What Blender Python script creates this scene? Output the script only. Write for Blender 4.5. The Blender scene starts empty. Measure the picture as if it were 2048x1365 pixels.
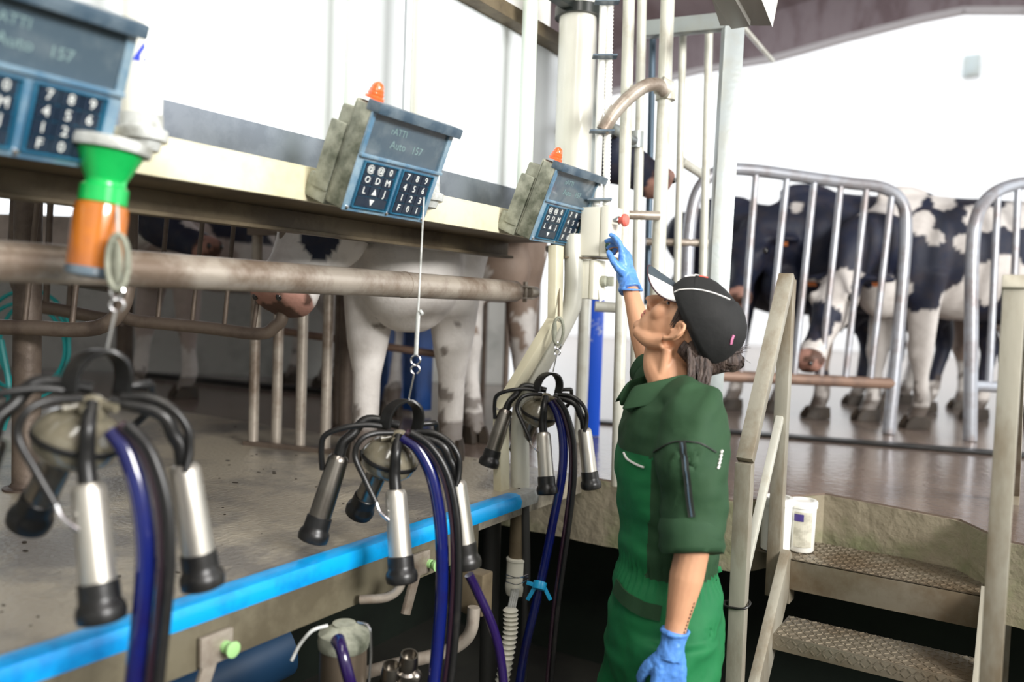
import bpy, bmesh, math, random
from mathutils import Vector, Matrix, noise, Quaternion
from mathutils.bvhtree import BVHTree
random.seed(7)
V = Vector
sc = bpy.context.scene
# ------------------------------------------------------------------ camera
F_PX = 1650.0
H = 1.5
dY = V((1054, 37.5, 1650)).normalized()
dn = V((-.035, -1, .0451))
dZ = (-dn).normalized(); dZ = (dZ - dY * dZ.dot(dY)).normalized()
dX = dY.cross(dZ)
if dX.x < 0: dX = -dX
# rows = world axes written in camera coords (right, up, forward)
R3 = Matrix((dX, dY, dZ))
RIGHT, UPV, FWD = R3.col[0].copy(), R3.col[1].copy(), R3.col[2].copy()
CAMP = V((0, 0, H))
cam = bpy.data.cameras.new('camera'); cam_o = bpy.data.objects.new('camera', cam)
sc.collection.objects.link(cam_o)
cam.sensor_width = 36; cam.lens = 36 * F_PX / 2048
cm = Matrix((RIGHT, UPV, -FWD)).transposed().to_4x4(); cm.translation = CAMP
cam_o.matrix_world = cm
cam.clip_start = .05
cam.dof.use_dof = True; cam.dof.focus_distance = 2.3; cam.dof.aperture_fstop = 1.4
sc.camera = cam_o
# ------------------------------------------------------------------ world, light, exposure
w = bpy.data.worlds.new('world'); sc.world = w; w.use_nodes = True
w.node_tree.nodes['Background'].inputs[0].default_value = (.93, .97, 1, 1)
w.node_tree.nodes['Background'].inputs[1].default_value = 2.2
sc.view_settings.view_transform = 'Standard'; sc.view_settings.look = 'None'
sc.view_settings.gamma = 1; sc.view_settings.exposure = 0.15
sc.cycles.use_denoising = True
sc.cycles.max_bounces = 6
def area(name, loc, target, sx, sy, power, col=(1, 1, 1)):
    l = bpy.data.lights.new(name, 'AREA'); l.shape = 'RECTANGLE'; l.size = sx; l.size_y = sy
    l.energy = power; l.color = col
    o = bpy.data.objects.new(name, l); sc.collection.objects.link(o); o.location = loc
    o.rotation_euler = (V(target) - V(loc)).to_track_quat('-Z', 'Y').to_euler()
    return o
area('side_key_area', (4.4, .2, 3.2), (-1.4, 1.4, 1.8), 2.6, 1.4, 520, (1, .985, .96))  # added key light standing inside the right wall; there is no side opening
area('pit_overhead_area', (-.2, .6, 3.4), (-.5, 1.4, 0), .25, 2.6, 34, (1, .97, .9))  # added unseen overhead light; no tube lamp is modelled

def ray(px, py): return R3 @ V((px - 1024, 682.5 - py, F_PX))
def at(px, py, X=None, Y=None, Z=None, D=None):
    r = ray(px, py)
    k = X / r.x if X is not None else Y / r.y if Y is not None else (Z - H) / r.z if Z is not None else D / F_PX
    return CAMP + r * k

# ------------------------------------------------------------------ materials
def M(name, col, rough=.5, metal=0., dirt=None, damt=.5, dscale=6., bump=0., bscale=60., stretch=None,
      trans=0., emit=0., coat=0., attr=None, spec=None, dlo=.45, dhi=.62):
    m = bpy.data.materials.new(name); m.use_nodes = True
    nt = m.node_tree; b = nt.nodes['Principled BSDF']; L = nt.links.new
    b.inputs['Base Color'].default_value = (*col, 1); b.inputs['Roughness'].default_value = rough
    b.inputs['Metallic'].default_value = metal
    if spec is not None: b.inputs['Specular IOR Level'].default_value = spec
    if trans: b.inputs['Transmission Weight'].default_value = trans
    if coat: b.inputs['Coat Weight'].default_value = coat
    if emit: b.inputs['Emission Color'].default_value = (*col, 1); b.inputs['Emission Strength'].default_value = emit
    tc = nt.nodes.new('ShaderNodeTexCoord'); mp = nt.nodes.new('ShaderNodeMapping'); L(tc.outputs['Object'], mp.inputs[0])
    if stretch: mp.inputs['Scale'].default_value = stretch
    src = None
    if attr:
        a = nt.nodes.new('ShaderNodeAttribute'); a.attribute_name = attr; src = a.outputs['Color']
        L(src, b.inputs['Base Color'])
    if dirt:
        n = nt.nodes.new('ShaderNodeTexNoise'); n.inputs['Scale'].default_value = dscale; n.inputs['Detail'].default_value = 8
        n.inputs['Roughness'].default_value = .65; L(mp.outputs[0], n.inputs['Vector'])
        mr = nt.nodes.new('ShaderNodeMapRange'); mr.inputs[1].default_value = dlo; mr.inputs[2].default_value = dhi
        mr.inputs[4].default_value = damt; L(n.outputs[0], mr.inputs[0])
        mx = nt.nodes.new('ShaderNodeMix'); mx.data_type = 'RGBA'; mx.inputs[6].default_value = (*col, 1)
        mx.inputs[7].default_value = (*dirt, 1); L(mr.outputs[0], mx.inputs[0])
        if src: L(src, mx.inputs[6])
        L(mx.outputs[2], b.inputs['Base Color'])
    if bump:
        n2 = nt.nodes.new('ShaderNodeTexNoise'); n2.inputs['Scale'].default_value = bscale; n2.inputs['Detail'].default_value = 5
        L(mp.outputs[0], n2.inputs['Vector'])
        bp = nt.nodes.new('ShaderNodeBump'); bp.inputs['Strength'].default_value = bump; bp.inputs['Distance'].default_value = .01
        L(n2.outputs[0], bp.inputs['Height']); L(bp.outputs[0], b.inputs['Normal'])
    return m
BR = (.10, .07, .045)
m_panel = M('white_cladding', (.86, .9, .93), .3, 0, (.62, .68, .72), .5, 2.2, stretch=(1, 1, .12))
m_zinc = M('grey_zinc_strip', (.24, .27, .31), .35, .6, (.14, .16, .19), .6, 9)
m_cream = M('cream_painted_steel', (.72, .68, .50), .45, 0, (.38, .33, .16), .6, 3.5, .05, 30, dlo=.48, dhi=.72)
m_brown = M('dirty_steel', (.16, .125, .075), .55, .2, (.07, .05, .03), .7, 7, .15, 30)
m_pipe = M('galvanised_pipe_dirty', (.42, .37, .31), .38, .35, (.16, .11, .075), .85, 5, .1, 60, stretch=(1, 1, 1))
m_pipe2 = M('dark_rusty_pipe', (.17, .13, .10), .5, .3, (.07, .05, .04), .8, 6, .15, 60)
m_palepipe = M('pale_painted_pipe', (.62, .62, .54), .35, .1, (.36, .31, .22), .75, 7, .05, 60, dlo=.52, dhi=.7)
m_galv = M('galvanised_post', (.36, .40, .40), .4, .45, (.33, .33, .28), .7, 4, .05, 60)
m_handrail = M('weathered_square_tube', (.40, .38, .31), .45, .3, (.19, .14, .08), .8, 5, .1, 50, stretch=(1, 1, .35))
m_white = M('white_plastic', (.85, .85, .80), .35, 0, (.6, .56, .42), .5, 5, dlo=.55, dhi=.75)
m_pvc = M('pale_green_pvc', (.66, .74, .66), .35, 0, (.52, .58, .48), .6, 4, stretch=(1, 1, .2))
m_ivory = M('ivory_box', (.82, .80, .68), .4, 0, (.5, .42, .25), .6, 9, dlo=.58, dhi=.72)
m_cyl = M('white_cylinder', (.84, .83, .76), .22, 0, (.7, .7, .55), .5, 2, stretch=(1, 1, .1))
m_cap = M('grey_flange', (.55, .57, .55), .4, 0, (.2, .2, .17), .8, 14)
m_blue = M('blue_edge_paint', (.003, .36, .80), .3, 0, (.004, .14, .42), .8, 4, .03, 40, dlo=.5, dhi=.66)
m_bluew = M('worn_grey_edge', (.42, .45, .44), .5, 0, (.2, .18, .15), .7, 8)
m_concrete = M('wet_concrete_platform', (.42, .375, .285), .33, 0, (.15, .14, .125), .9, 2.6, .35, 70, dlo=.44, dhi=.60)
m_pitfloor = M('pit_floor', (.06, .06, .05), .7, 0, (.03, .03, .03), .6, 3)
m_lip = M('mossy_concrete', (.27, .235, .165), .85, 0, (.13, .17, .06), .75, 3.0, .9, 22, dlo=.46, dhi=.66)
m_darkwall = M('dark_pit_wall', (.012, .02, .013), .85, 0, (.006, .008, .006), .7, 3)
m_wall = M('pale_back_wall', (.62, .63, .60), .6, 0, (.3, .32, .3), .6, 2.5)
m_brownwall = M('stained_concrete_band', (.62, .54, .47), .7, 0, (.27, .23, .19), .7, 3, .2, 60)
m_roof = M('violet_brown_roof', (.30, .25, .27), .7, 0, (.16, .11, .12), .8, 1.5, stretch=(3, .3, 1))
m_blackrub = M('black_rubber', (.009, .009, .009), .36, 0, (.045, .042, .036), .5, 12, dlo=.5, dhi=.75)
m_steel = M('brushed_stainless', (.70, .67, .60), .42, .9, (.38, .35, .31), .6, 10, .04, 120, stretch=(1, 1, .25))
m_darksteel = M('dull_stainless', (.30, .28, .25), .3, 1., (.18, .16, .14), .6, 10)
m_wire = M('bright_wire', (.75, .76, .78), .2, 1.)
m_claw = M('smoky_claw_bowl', (.20, .18, .13), .2, .0, (.10, .09, .06), .6, 8, coat=.5)
m_hose = M('dark_blue_milk_hose', (.004, .010, .11), .2, 0, (.012, .005, .04), .6, 5, coat=.6)
m_purp = M('violet_milk_hose', (.016, .006, .06), .15, 0, coat=.6)
m_cyan = M('light_blue_plastic', (.02, .42, .78), .3)
m_orange = M('orange_lens', (.95, .12, .03), .2, 0, emit=.15, coat=.5)
m_housing = M('dirty_grey_housing', (.38, .39, .31), .65, 0, (.05, .06, .035), .9, 7, .25, 40, dlo=.38, dhi=.6)
m_face = M('blue_grey_front', (.09, .20, .31), .22, 0, (.36, .46, .50), .8, 9, coat=.6, dlo=.45, dhi=.68)
m_hood = M('dark_blue_hood', (.05, .085, .12), .35, 0, (.2, .25, .28), .5, 14)
m_screen = M('grey_lcd', (.075, .11, .14), .18, 0, (.16, .2, .22), .5, 16, coat=.5)
m_key = M('dark_key', (.012, .022, .04), .3, 0, (.04, .06, .08), .5, 20)
m_well = M('teal_keypad_well', (.015, .11, .20), .3, 0, (.05, .2, .3), .5, 12, coat=.4)
m_legend = M('white_legend', (.75, .78, .75), .5)
m_lcdtxt = M('lcd_digits', (.20, .30, .30), .5)
m_green = M('green_connector', (.01, .50, .10), .25, 0, (.0, .25, .05), .5, 6, coat=.4)
m_amber = M('amber_bottle', (.55, .17, .02), .15, 0, (.30, .10, .05), .6, 5, coat=.7)
m_logo = M('logo_blue', (.04, .07, .55), .4)
m_skin = M('skin', (.62, .33, .19), .5, 0, (.55, .26, .15), .4, 9)
m_lip_skin = M('lips', (.50, .17, .13), .45)
m_glove = M('blue_nitrile', (.12, .32, .78), .38, 0, (.06, .2, .6), .6, 14, .5, 35)
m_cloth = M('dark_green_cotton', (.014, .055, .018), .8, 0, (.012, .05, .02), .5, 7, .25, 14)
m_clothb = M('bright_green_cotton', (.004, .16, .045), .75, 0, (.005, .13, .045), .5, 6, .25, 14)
m_cap_b = M('black_cap_cloth', (.008, .0085, .0085), .8, 0, (.016, .016, .016), .5, 10, .15, 60)
m_visor = M('slate_visor', (.055, .075, .09), .6)
m_piping = M('white_piping', (.85, .83, .8), .6)
m_hair = M('dark_brown_hair', (.035, .022, .018), .4, 0, (.14, .10, .08), .6, 14, .6, 60, stretch=(6, 6, .5))
m_cow = M('cow_coat', (.5, .5, .5), .6, 0, (.12, .075, .04), 0.16, 12, .15, 90, attr='coat')
m_hoof = M('hoof_horn', (.05, .035, .022), .6, 0, (.02, .015, .01), .6, 20)
m_eye = M('cow_eye', (.006, .005, .005), .08, coat=1)
m_tag = M('orange_tag', (.9, .30, .10), .5)
m_teal = M('teal_hose', (.02, .42, .42), .3)
m_bluepost = M('peeling_blue_paint', (.01, .10, .72), .35, 0, (.60, .66, .74), .95, 4.5, dlo=.55, dhi=.6)
m_bluesheet = M('blue_curtain_strip', (.015, .065, .24), .35, 0, (.005, .01, .03), .8, 6, .4, 12, stretch=(1, 1, .3))
m_red = M('red_button', (.80, .16, .12), .35)
m_blk = M('black_plastic', (.015, .02, .018), .3)
m_strap = M('black_strap', (.012, .012, .014), .5)
m_tread = M('grey_tread_steel', (.24, .21, .16), .4, .5, (.13, .09, .05), .75, 4)
m_lamp = M('sheet_steel_grey', (.30, .29, .26), .4, .5)
m_tube = M('lamp_tube', (1, .98, .92), .4, emit=6)

# ------------------------------------------------------------------ mesh builder
def catmull(pts, n=6):
    P = [V(p) for p in pts]
    if len(P) < 3: return P
    out = []
    for i in range(len(P) - 1):
        p0 = P[i - 1] if i else P[0] * 2 - P[1]; p1 = P[i]; p2 = P[i + 1]
        p3 = P[i + 2] if i + 2 < len(P) else P[-1] * 2 - P[-2]
        for k in range(n):
            t = k / n
            out.append(.5 * ((2 * p1) + (p2 - p0) * t + (2 * p0 - 5 * p1 + 4 * p2 - p3) * t * t + (3 * p1 - p0 - 3 * p2 + p3) * t ** 3))
    out.append(P[-1]); return out
def interp(vals, n_pts, n):
    if not isinstance(vals, (list, tuple)): return [vals] * n_pts
    out = []
    for i in range(len(vals) - 1):
        for k in range(n): out.append(vals[i] + (vals[i + 1] - vals[i]) * k / n)
    out.append(vals[-1]); return out
class MB:
    def __init__(s): s.v = []; s.f = []; s.m = []
    def add(s, vs, fs, mi=0):
        o = len(s.v); s.v += [V(v) for v in vs]; s.f += [tuple(i + o for i in f) for f in fs]; s.m += [mi] * len(fs); return s
    def ring_loft(s, rings, mi=0, cap=True):
        n = len(rings[0]); vs = [p for r in rings for p in r]; fs = []
        for i in range(len(rings) - 1):
            for k in range(n):
                a = i * n + k; b = i * n + (k + 1) % n
                fs.append((a, b, b + n, a + n))
        if cap:
            fs.append(tuple(range(n - 1, -1, -1))); fs.append(tuple((len(rings) - 1) * n + k for k in range(n)))
        return s.add(vs, fs, mi)
    def tube(s, pts, r, seg=12, n=6, mi=0, smooth=True, flat=1., up=None):
        P = catmull(pts, n) if smooth and len(pts) > 2 else [V(p) for p in pts]
        rr = interp(r, len(P), n if smooth and len(pts) > 2 else 1)
        rings = []; t = (P[1] - P[0]).normalized()
        u = V(up) if up else (V((0, 0, 1)) if abs(t.z) < .9 else V((1, 0, 0)))
        u = (u - t * u.dot(t)).normalized()
        for i, p in enumerate(P):
            t2 = (P[min(i + 1, len(P) - 1)] - P[max(i - 1, 0)])
            if t2.length < 1e-9: t2 = t
            t2 = t2.normalized(); u = (u - t2 * u.dot(t2)).normalized(); b = t2.cross(u)
            rings.append([p + (u * math.cos(a) + b * math.sin(a) * flat) * rr[i] for a in [2 * math.pi * k / seg for k in range(seg)]])
            t = t2
        return s.ring_loft(rings, mi)
    def cyl(s, a, b, r, seg=20, mi=0, r2=None):
        return s.tube([a, b], [r, r if r2 is None else r2], seg, 1, mi, False)
    def lathe(s, base, axis, prof, seg=28, mi=0):
        axis = V(axis).normalized(); u = axis.orthogonal().normalized(); b = axis.cross(u); base = V(base)
        return s.ring_loft([[base + axis * h + (u * math.cos(a) + b * math.sin(a)) * max(r, 1e-4) for a in [2 * math.pi * k / seg for k in range(seg)]] for r, h in prof], mi)
    def ell(s, c, r, rot=None, seg=20, rings=12, mi=0):
        c = V(c); rs = []
        for i in range(1, rings):
            th = math.pi * i / rings; q = []
            for k in range(seg):
                a = 2 * math.pi * k / seg
                p = V((r[0] * math.sin(th) * math.cos(a), r[1] * math.sin(th) * math.sin(a), -r[2] * math.cos(th)))
                if rot: p = rot @ p
                q.append(c + p)
            rs.append(q)
        return s.ring_loft(rs, mi)
    def box(s, c, size, rot=None, mi=0):
        c = V(c); h = [x / 2 for x in size]; vs = []
        for x in (-1, 1):
            for y in (-1, 1):
                for z in (-1, 1):
                    p = V((x * h[0], y * h[1], z * h[2])); vs.append(c + (rot @ p if rot else p))
        return s.add(vs, [(0, 1, 3, 2), (4, 6, 7, 5), (0, 4, 5, 1), (2, 3, 7, 6), (0, 2, 6, 4), (1, 5, 7, 3)], mi)
    def bx(s, x0, x1, y0, y1, z0, z1, mi=0):
        return s.box(((x0 + x1) / 2, (y0 + y1) / 2, (z0 + z1) / 2), (abs(x1 - x0), abs(y1 - y0), abs(z1 - z0)), None, mi)
    def beam(s, a, b, w, t, up=(0, 0, 1), mi=0):     # rectangular bar from a to b, w along 'side', t along up
        a = V(a); b = V(b); d = (b - a).normalized(); u = V(up); u = (u - d * u.dot(d)).normalized(); q = d.cross(u)
        rr = [[p + q * x * w / 2 + u * y * t / 2 for x, y in ((-1, -1), (1, -1), (1, 1), (-1, 1))] for p in (a, b)]
        return s.ring_loft(rr, mi)
    def prism(s, poly, d, mi=0):
        poly = [V(p) for p in poly]; d = V(d); return s.ring_loft([poly, [p + d for p in poly]], mi)
    def xf(s, mat):
        s.v = [mat @ p for p in s.v]; return s
    def build(s, name, mats, parent=None, origin=None, bevel=0, smooth=True, angle=40, disp=None):
        me = bpy.data.meshes.new(name)
        if parent is not None: org = wl(parent)
        elif origin is not None: org = V(origin)
        else:
            xs = [p.x for p in s.v]; ys = [p.y for p in s.v]; zs = [p.z for p in s.v]
            org = V(((min(xs) + max(xs)) / 2, (min(ys) + max(ys)) / 2, min(zs)))
        me.from_pydata([p - org for p in s.v], [], s.f)
        if not isinstance(mats, (list, tuple)): mats = [mats]
        for m in mats: me.materials.append(m)
        me.polygons.foreach_set('material_index', s.m)
        bm = bmesh.new(); bm.from_mesh(me); bmesh.ops.recalc_face_normals(bm, faces=bm.faces)
        if bevel:
            es = [e for e in bm.edges if len(e.link_faces) == 2 and e.calc_face_angle(0) > .6]
            bmesh.ops.bevel(bm, geom=es, offset=bevel, segments=2, profile=.6, affect='EDGES')
        bm.to_mesh(me); bm.free()
        if smooth: me.shade_smooth(); me.set_sharp_from_angle(angle=math.radians(angle))
        o = bpy.data.objects.new(name, me); sc.collection.objects.link(o)
        if parent is not None: o.parent = parent
        else: o.location = org
        return o
WL = {}
def wl(o):
    p = V(o.location)
    while o.parent: o = o.parent; p = p + V(o.location)
    return p
def tag(o, label, cat, group=None, kind=None):
    if label: o['label'] = label
    if cat: o['category'] = cat
    if group: o['group'] = group
    if kind: o['kind'] = kind
    return o
def thing(name, loc, label, cat, group=None):
    o = bpy.data.objects.new(name, None); o.empty_display_size = .05; sc.collection.objects.link(o); o.location = loc
    return tag(o, label, cat, group)
def struct(o): o['kind'] = 'structure'; return o
def copy_tree(o, parent=None):
    c = o.copy(); sc.collection.objects.link(c)
    if parent: c.parent = parent
    for ch in list(o.children): copy_tree(ch, c)
    return c
def remeshed(mb, name, mats, voxel, sm=4, parent=None, origin=None, post=None, fac=.5):
    o = mb.build(name + '_tmp', mats, None, (0, 0, 0))
    md = o.modifiers.new('r', 'REMESH'); md.mode = 'VOXEL'; md.voxel_size = voxel; md.use_smooth_shade = True
    ms = o.modifiers.new('s', 'SMOOTH'); ms.iterations = sm; ms.factor = fac
    dg = bpy.context.evaluated_depsgraph_get(); me = bpy.data.meshes.new_from_object(o.evaluated_get(dg))
    bpy.data.objects.remove(o)
    if post: post(me)
    org = wl(parent) if parent is not None else V(origin)
    me.transform(Matrix.Translation(-org)); me.name = name
    me.materials.clear()
    for m in (mats if isinstance(mats, (list, tuple)) else [mats]): me.materials.append(m)
    me.shade_smooth()
    n = bpy.data.objects.new(name, me); sc.collection.objects.link(n)
    if parent is not None: n.parent = parent
    else: n.location = org
    return n
TXT = {}
def text_mesh(ch, size, depth=.0006):
    k = (ch, size)
    if k not in TXT:
        c = bpy.data.curves.new('t', 'FONT'); c.body = ch; c.size = size; c.extrude = depth; c.align_x = 'CENTER'; c.align_y = 'CENTER'
        c.resolution_u = 2
        o = bpy.data.objects.new('t', c); sc.collection.objects.link(o)
        dg = bpy.context.evaluated_depsgraph_get(); me = bpy.data.meshes.new_from_object(o.evaluated_get(dg))
        TXT[k] = ([v.co.copy() for v in me.vertices], [tuple(p.vertices) for p in me.polygons])
        bpy.data.objects.remove(o)
    return TXT[k]

# ================================================================== SETTING
EX = -1.335; PZ = .9; PITZ = -.1; EY = 2.60
NX0, NX1 = -.60, -.13
# platform (left) with cavity below
b = MB(); b.bx(-9, EX, -3, EY, PZ - .06, PZ); struct(b.build('floor_platform', m_concrete))
notch_l = at(1470, 1003, Z=PZ); nl = at(1650, 985, Z=PZ); nr = at(1920, 1037, Z=PZ); n_r = at(2010, 1068, Z=PZ)
# concrete floor behind the pit with the angled notch at the stairs
poly = [(-9, EY), (notch_l.x, EY), (nl.x, nl.y), (nr.x, nr.y), (n_r.x, EY + .04), (.12, EY), (9, EY), (9, 16), (-9, 16)]
b = MB(); b.prism([(x, y, PZ - .002) for x, y in poly], (0, 0, -.02)); struct(b.build('floor_yard', M('wet_yard_concrete', (.24, .185, .15), .18, 0, (.13, .095, .08), .8, 1.6, .12, 30, dlo=.38, dhi=.66), smooth=False))
# lip of mossy concrete around the pit end
def slab(pts, z0, z1, t):
    bb = MB()
    n = len(pts)
    rr = []
    for i, (x, y) in enumerate(pts):
        rr.append([V((x, y, z0)), V((x, y, z1)), V((x, y + t, z1)), V((x, y + t, z0))])
    return bb.ring_loft(rr)
pts = []
lip_path = [(EX - .4, EY), (notch_l.x, EY), (nl.x, nl.y), (nr.x, nr.y), (n_r.x, EY + .04), (.12, EY), (4, EY)]
for i in range(len(lip_path) - 1):
    a, c = lip_path[i], lip_path[i + 1]; n = max(2, int(math.dist(a, c) / .04))
    for k in range(n): pts.append((a[0] + (c[0] - a[0]) * k / n, a[1] + (c[1] - a[1]) * k / n))
pts.append(lip_path[-1])
jit = [(x + random.uniform(-.004, .004), y + random.uniform(-.014, -.002)) for x, y in pts]
b = slab(jit, PZ - .235, PZ - .008, .3)
o = b.build('concrete_lip', m_lip); struct(o); o.name = 'trim_1'
# pit
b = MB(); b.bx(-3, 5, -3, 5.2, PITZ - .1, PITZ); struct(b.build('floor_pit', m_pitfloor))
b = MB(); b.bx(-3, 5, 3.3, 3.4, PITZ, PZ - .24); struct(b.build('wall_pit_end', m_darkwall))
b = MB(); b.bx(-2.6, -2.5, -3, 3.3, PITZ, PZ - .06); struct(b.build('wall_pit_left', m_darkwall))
b = MB(); b.bx(1.9, 2.0, -3, EY, PITZ, PZ); struct(b.build('wall_pit_right', m_lip))
b = MB(); b.bx(1.9, 9, -3, EY, PZ - .05, PZ - .001); struct(b.build('floor_walkway', m_concrete))
# back-left walls of the parlour
w0 = at(-500, 600, D=6.1); w1 = at(1012, 600, D=6.1); fh = V((FWD.x, FWD.y, 0)).normalized()
def wallbox(z0, z1, f0, f1):
    bb = MB(); P = [V((q.x, q.y, z0)) + fh * f for q, f in ((w0, f0), (w1, f0), (w1, f1), (w0, f1))]; bb.prism(P, (0, 0, z1 - z0)); return bb
struct(wallbox(PZ, 1.74, 0, .12).build('wall_back', m_wall, smooth=False))
struct(wallbox(1.74, 2.03, -.05, .12).build('trim_2', m_brownwall, smooth=False))
b = MB(); b.bx(-9.1, -9, -3, 3, PZ, 4.2); struct(b.build('wall_left', m_wall))
# far white wall in the open yard
b = MB(); b.bx(-9, 14, 15.2, 15.4, PZ, 8.5); b.bx(-9, 14, 15.0, 15.2, PZ, 3.95); struct(b.build('wall_far', M('far_white_render', (.9, .9, .9), .8)))
p = at(1943, 130, Y=15.1)
b = MB(); b.bx(p.x - .12, p.x + .12, 15.1, 15.2, p.z - .17, p.z + .17); tag(b.build('wall_vent', m_galv, bevel=.01), 'small pale grey rectangular vent high on the bright far wall', 'vent')
# roof arch over the holding yard
rp = [(900, 260), (1230, 185), (1400, 142), (1550, 118), (1700, 76), (1850, 38), (1930, 22), (2048, 22), (2300, 60), (2700, 180)]
YR = 9.0
arc = [at(x, y, Y=YR) for x, y in rp]
b = MB()
rings = []
for q in arc: rings.append([V((q.x, YR, q.z)), V((q.x, YR, q.z + .55)), V((q.x, YR - 4.0, q.z + .75)), V((q.x, YR - 4.0, q.z + .65)), V((q.x, YR - .15, q.z + .45)), V((q.x, YR - .15, q.z))])
b.ring_loft(rings); struct(b.build('ceiling', m_roof))
b = MB()
for q0, q1 in zip(arc[:-1], arc[1:]): b.beam(q0 - V((0, .1, .0)), q1 - V((0, .1, .0)), .08, .12)
o = b.build('roof_edge_beam', M('pale_roof_edge', (.62, .6, .62), .6)); struct(o); o.name = 'trim_3'
# unseen roof, front wall and right wall, added to block the sky fill
b = MB(); b.bx(-9, 6.1, -3.1, 4.6, 4.1, 4.2); struct(b.build('ceiling_sky_block', m_roof))
b = MB(); b.bx(-9, 6.1, -3.2, -3.1, PITZ, 4.2); struct(b.build('wall_front_sky_block', m_wall))
b = MB(); b.bx(6.0, 6.1, -3.1, 4.6, PITZ, 4.2); struct(b.build('wall_right_sky_block', m_wall))

# ================================================================== PARLOUR FRONT
WX = -1.62
def yz(px, py, X): q = at(px, py, X=X); return q
# white cladding sheets
y_gap = at(811, 60, X=WX).y
ytop0 = at(931, 0, X=WX); ytop1 = at(1113, 116, X=WX)
zt = (ytop0.z + ytop1.z) / 2
for i, (y0, y1, lab) in enumerate([(-.6, y_gap - .006, 'white cladding sheet left of the dark vertical joint above the beam'), (y_gap + .004, 2.98, 'white cladding sheet right of the dark vertical joint above the beam')]):
    b = MB(); b.bx(WX - .02, WX, y0, y1, 1.90, 3.3 if i == 0 else zt)
    tag(b.build('cladding_sheet', m_panel, smooth=False), lab, 'wall panel', 'cladding sheets')
b = MB(); b.bx(WX - .012, WX + .004, -.6, 2.98, 1.80, 1.915)
tag(b.build('zinc_strip', m_zinc, smooth=False), 'grey metal strip along the foot of the white cladding', 'metal strip')
b = MB(); b.bx(WX - .10, WX + .06, y_gap + .2, 2.9, zt, zt + .05)
tag(b.build('top_channel', m_brown, bevel=.004), 'dark channel along the top edge of the white cladding', 'channel')
b = MB(); b.bx(WX - .5, WX - .1, y_gap + .2, 2.9, zt + .0, zt + 1.2)
tag(b.build('upper_panel', m_white, smooth=False), 'bright white panel above the dark top channel', 'wall panel')
b = MB(); b.bx(WX - .04, WX - .015, y_gap - .02, y_gap + .02, 1.9, 3.3); tag(b.build('joint_strip', m_blk), 'black strip in the vertical joint of the white cladding', 'strip')
# beam
r = thing('support_beam', (-1.52, 1.1, 1.65), 'long cream painted beam with dirty brown underside carrying the keypad units', 'beam')
b = MB(); b.bx(-1.465, -1.45, -.6, 2.62, 1.722, 1.80); b.bx(-1.62, -1.45, -.6, 2.62, 1.795, 1.803); b.build('fascia', m_cream, r, bevel=.003)
b = MB(); b.bx(-1.66, -1.465, -.6, 2.55, 1.722, 1.734); b.bx(-1.67, -1.655, -.6, 2.55, 1.665, 1.735); b.bx(-1.67, -1.63, -.6, 2.55, 1.665, 1.675); b.build('underside_channel', m_brown, r, bevel=.002)
# rump rail
RX = -1.50
pa = at(240, 537, X=RX); pb = at(1035, 583, X=RX)
zr = (pa.z + pb.z) / 2
r = thing('rump_rail', (RX, 1.1, zr - .04), 'thick dirty horizontal pipe rail below the cream beam', 'rail')
b = MB(); b.cyl((RX, -.6, zr), (RX, pb.y - .02, zr), .036, 28); b.cyl((RX, pb.y - .02, zr), (RX, pb.y + .005, zr), .036, 28, r2=.022); b.cyl((RX, 1.78, zr), (RX, 1.786, zr), .0375, 28); b.build('pipe', m_pipe, r)
b = MB()
for dz in (.018, -.022): b.box((RX, pb.y + .035, zr + dz), (.035, .10, .006))
b.cyl((RX, pb.y + .05, zr - .035), (RX, pb.y + .05, zr + .035), .008); b.cyl((RX, pb.y + .07, zr), (RX, pb.y + .12, zr), .02)
b.build('clevis', m_pipe, r, bevel=.002)

# end frame posts (flat bar + pipe) bending diagonally
def path(pl, X=None, Y=None, D=None):
    return [at(x, y, X=X, Y=Y, D=D) for x, y in pl]
fl = path([(1112, 492), (1110, 640), (1002, 820), (1003, 988)], D=2.66)
b = MB()
for a, c in zip(fl[:-1], fl[1:]): b.beam(a, c, .05, .03, up=(1, 0, 0))
tag(b.build('flat_bar_post', m_cream, bevel=.002), 'cream flat bar post that bends down left beside the rail end', 'post')
pl = path([(1147, 470), (1146, 590), (1132, 640), (1062, 770), (1042, 830), (1040, 985)], D=2.72)
b = MB(); b.tube(pl, .031, 20, 5)
o = tag(b.build('bent_pipe_post', m_palepipe), 'pale speckled pipe post bending diagonally behind the furthest claw', 'post')
gx = at(1033, 1185, D=2.5)
r = thing('drain_pipe', at(1033, 1190, D=2.62), 'brown vertical pipe under the platform end with white threaded fitting', 'pipe')
b = MB(); b.cyl(at(1040, 1000, D=2.62), at(1034, 1130, D=2.62), .028); b.build('pipe', m_brown, r)
b = MB(); b.lathe(at(1032, 1190, D=2.62), (0, 0, 1), [(.02, 0), (.032, .003), (.036, .02), (.036, .035), (.033, .04), (.033, .11), (.035, .112), (.035, .118), (.03, .12)]); b.build('threaded_fitting', m_ivory, r)
b = MB()
for k in range(3): b.tube([at(1012, 1150 + k * 7, D=2.57), at(1034, 1156 + k * 7 - (k % 2) * 6, D=2.55), at(1056, 1150 + k * 5, D=2.58)], .0016, 6)
b.build('wire_tie', m_wire, r)

# pale pvc risers in front of cladding
for (x, y0, y1, D, lab) in [(712, -120, 240, None, 'pale green vertical pipe behind the middle keypad unit'), (1058, -120, 300, None, 'pale green vertical pipe left of the largest white cylinder')]:
    q = at(x, 100, X=-1.50)
    b = MB(); b.cyl((-1.50, q.y, 1.80), (-1.50, q.y, 3.1), .0275 if x < 1000 else .026, 24)
    tag(b.build('riser_pipe', m_pvc), lab, 'pipe', 'pale riser pipes')
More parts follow.
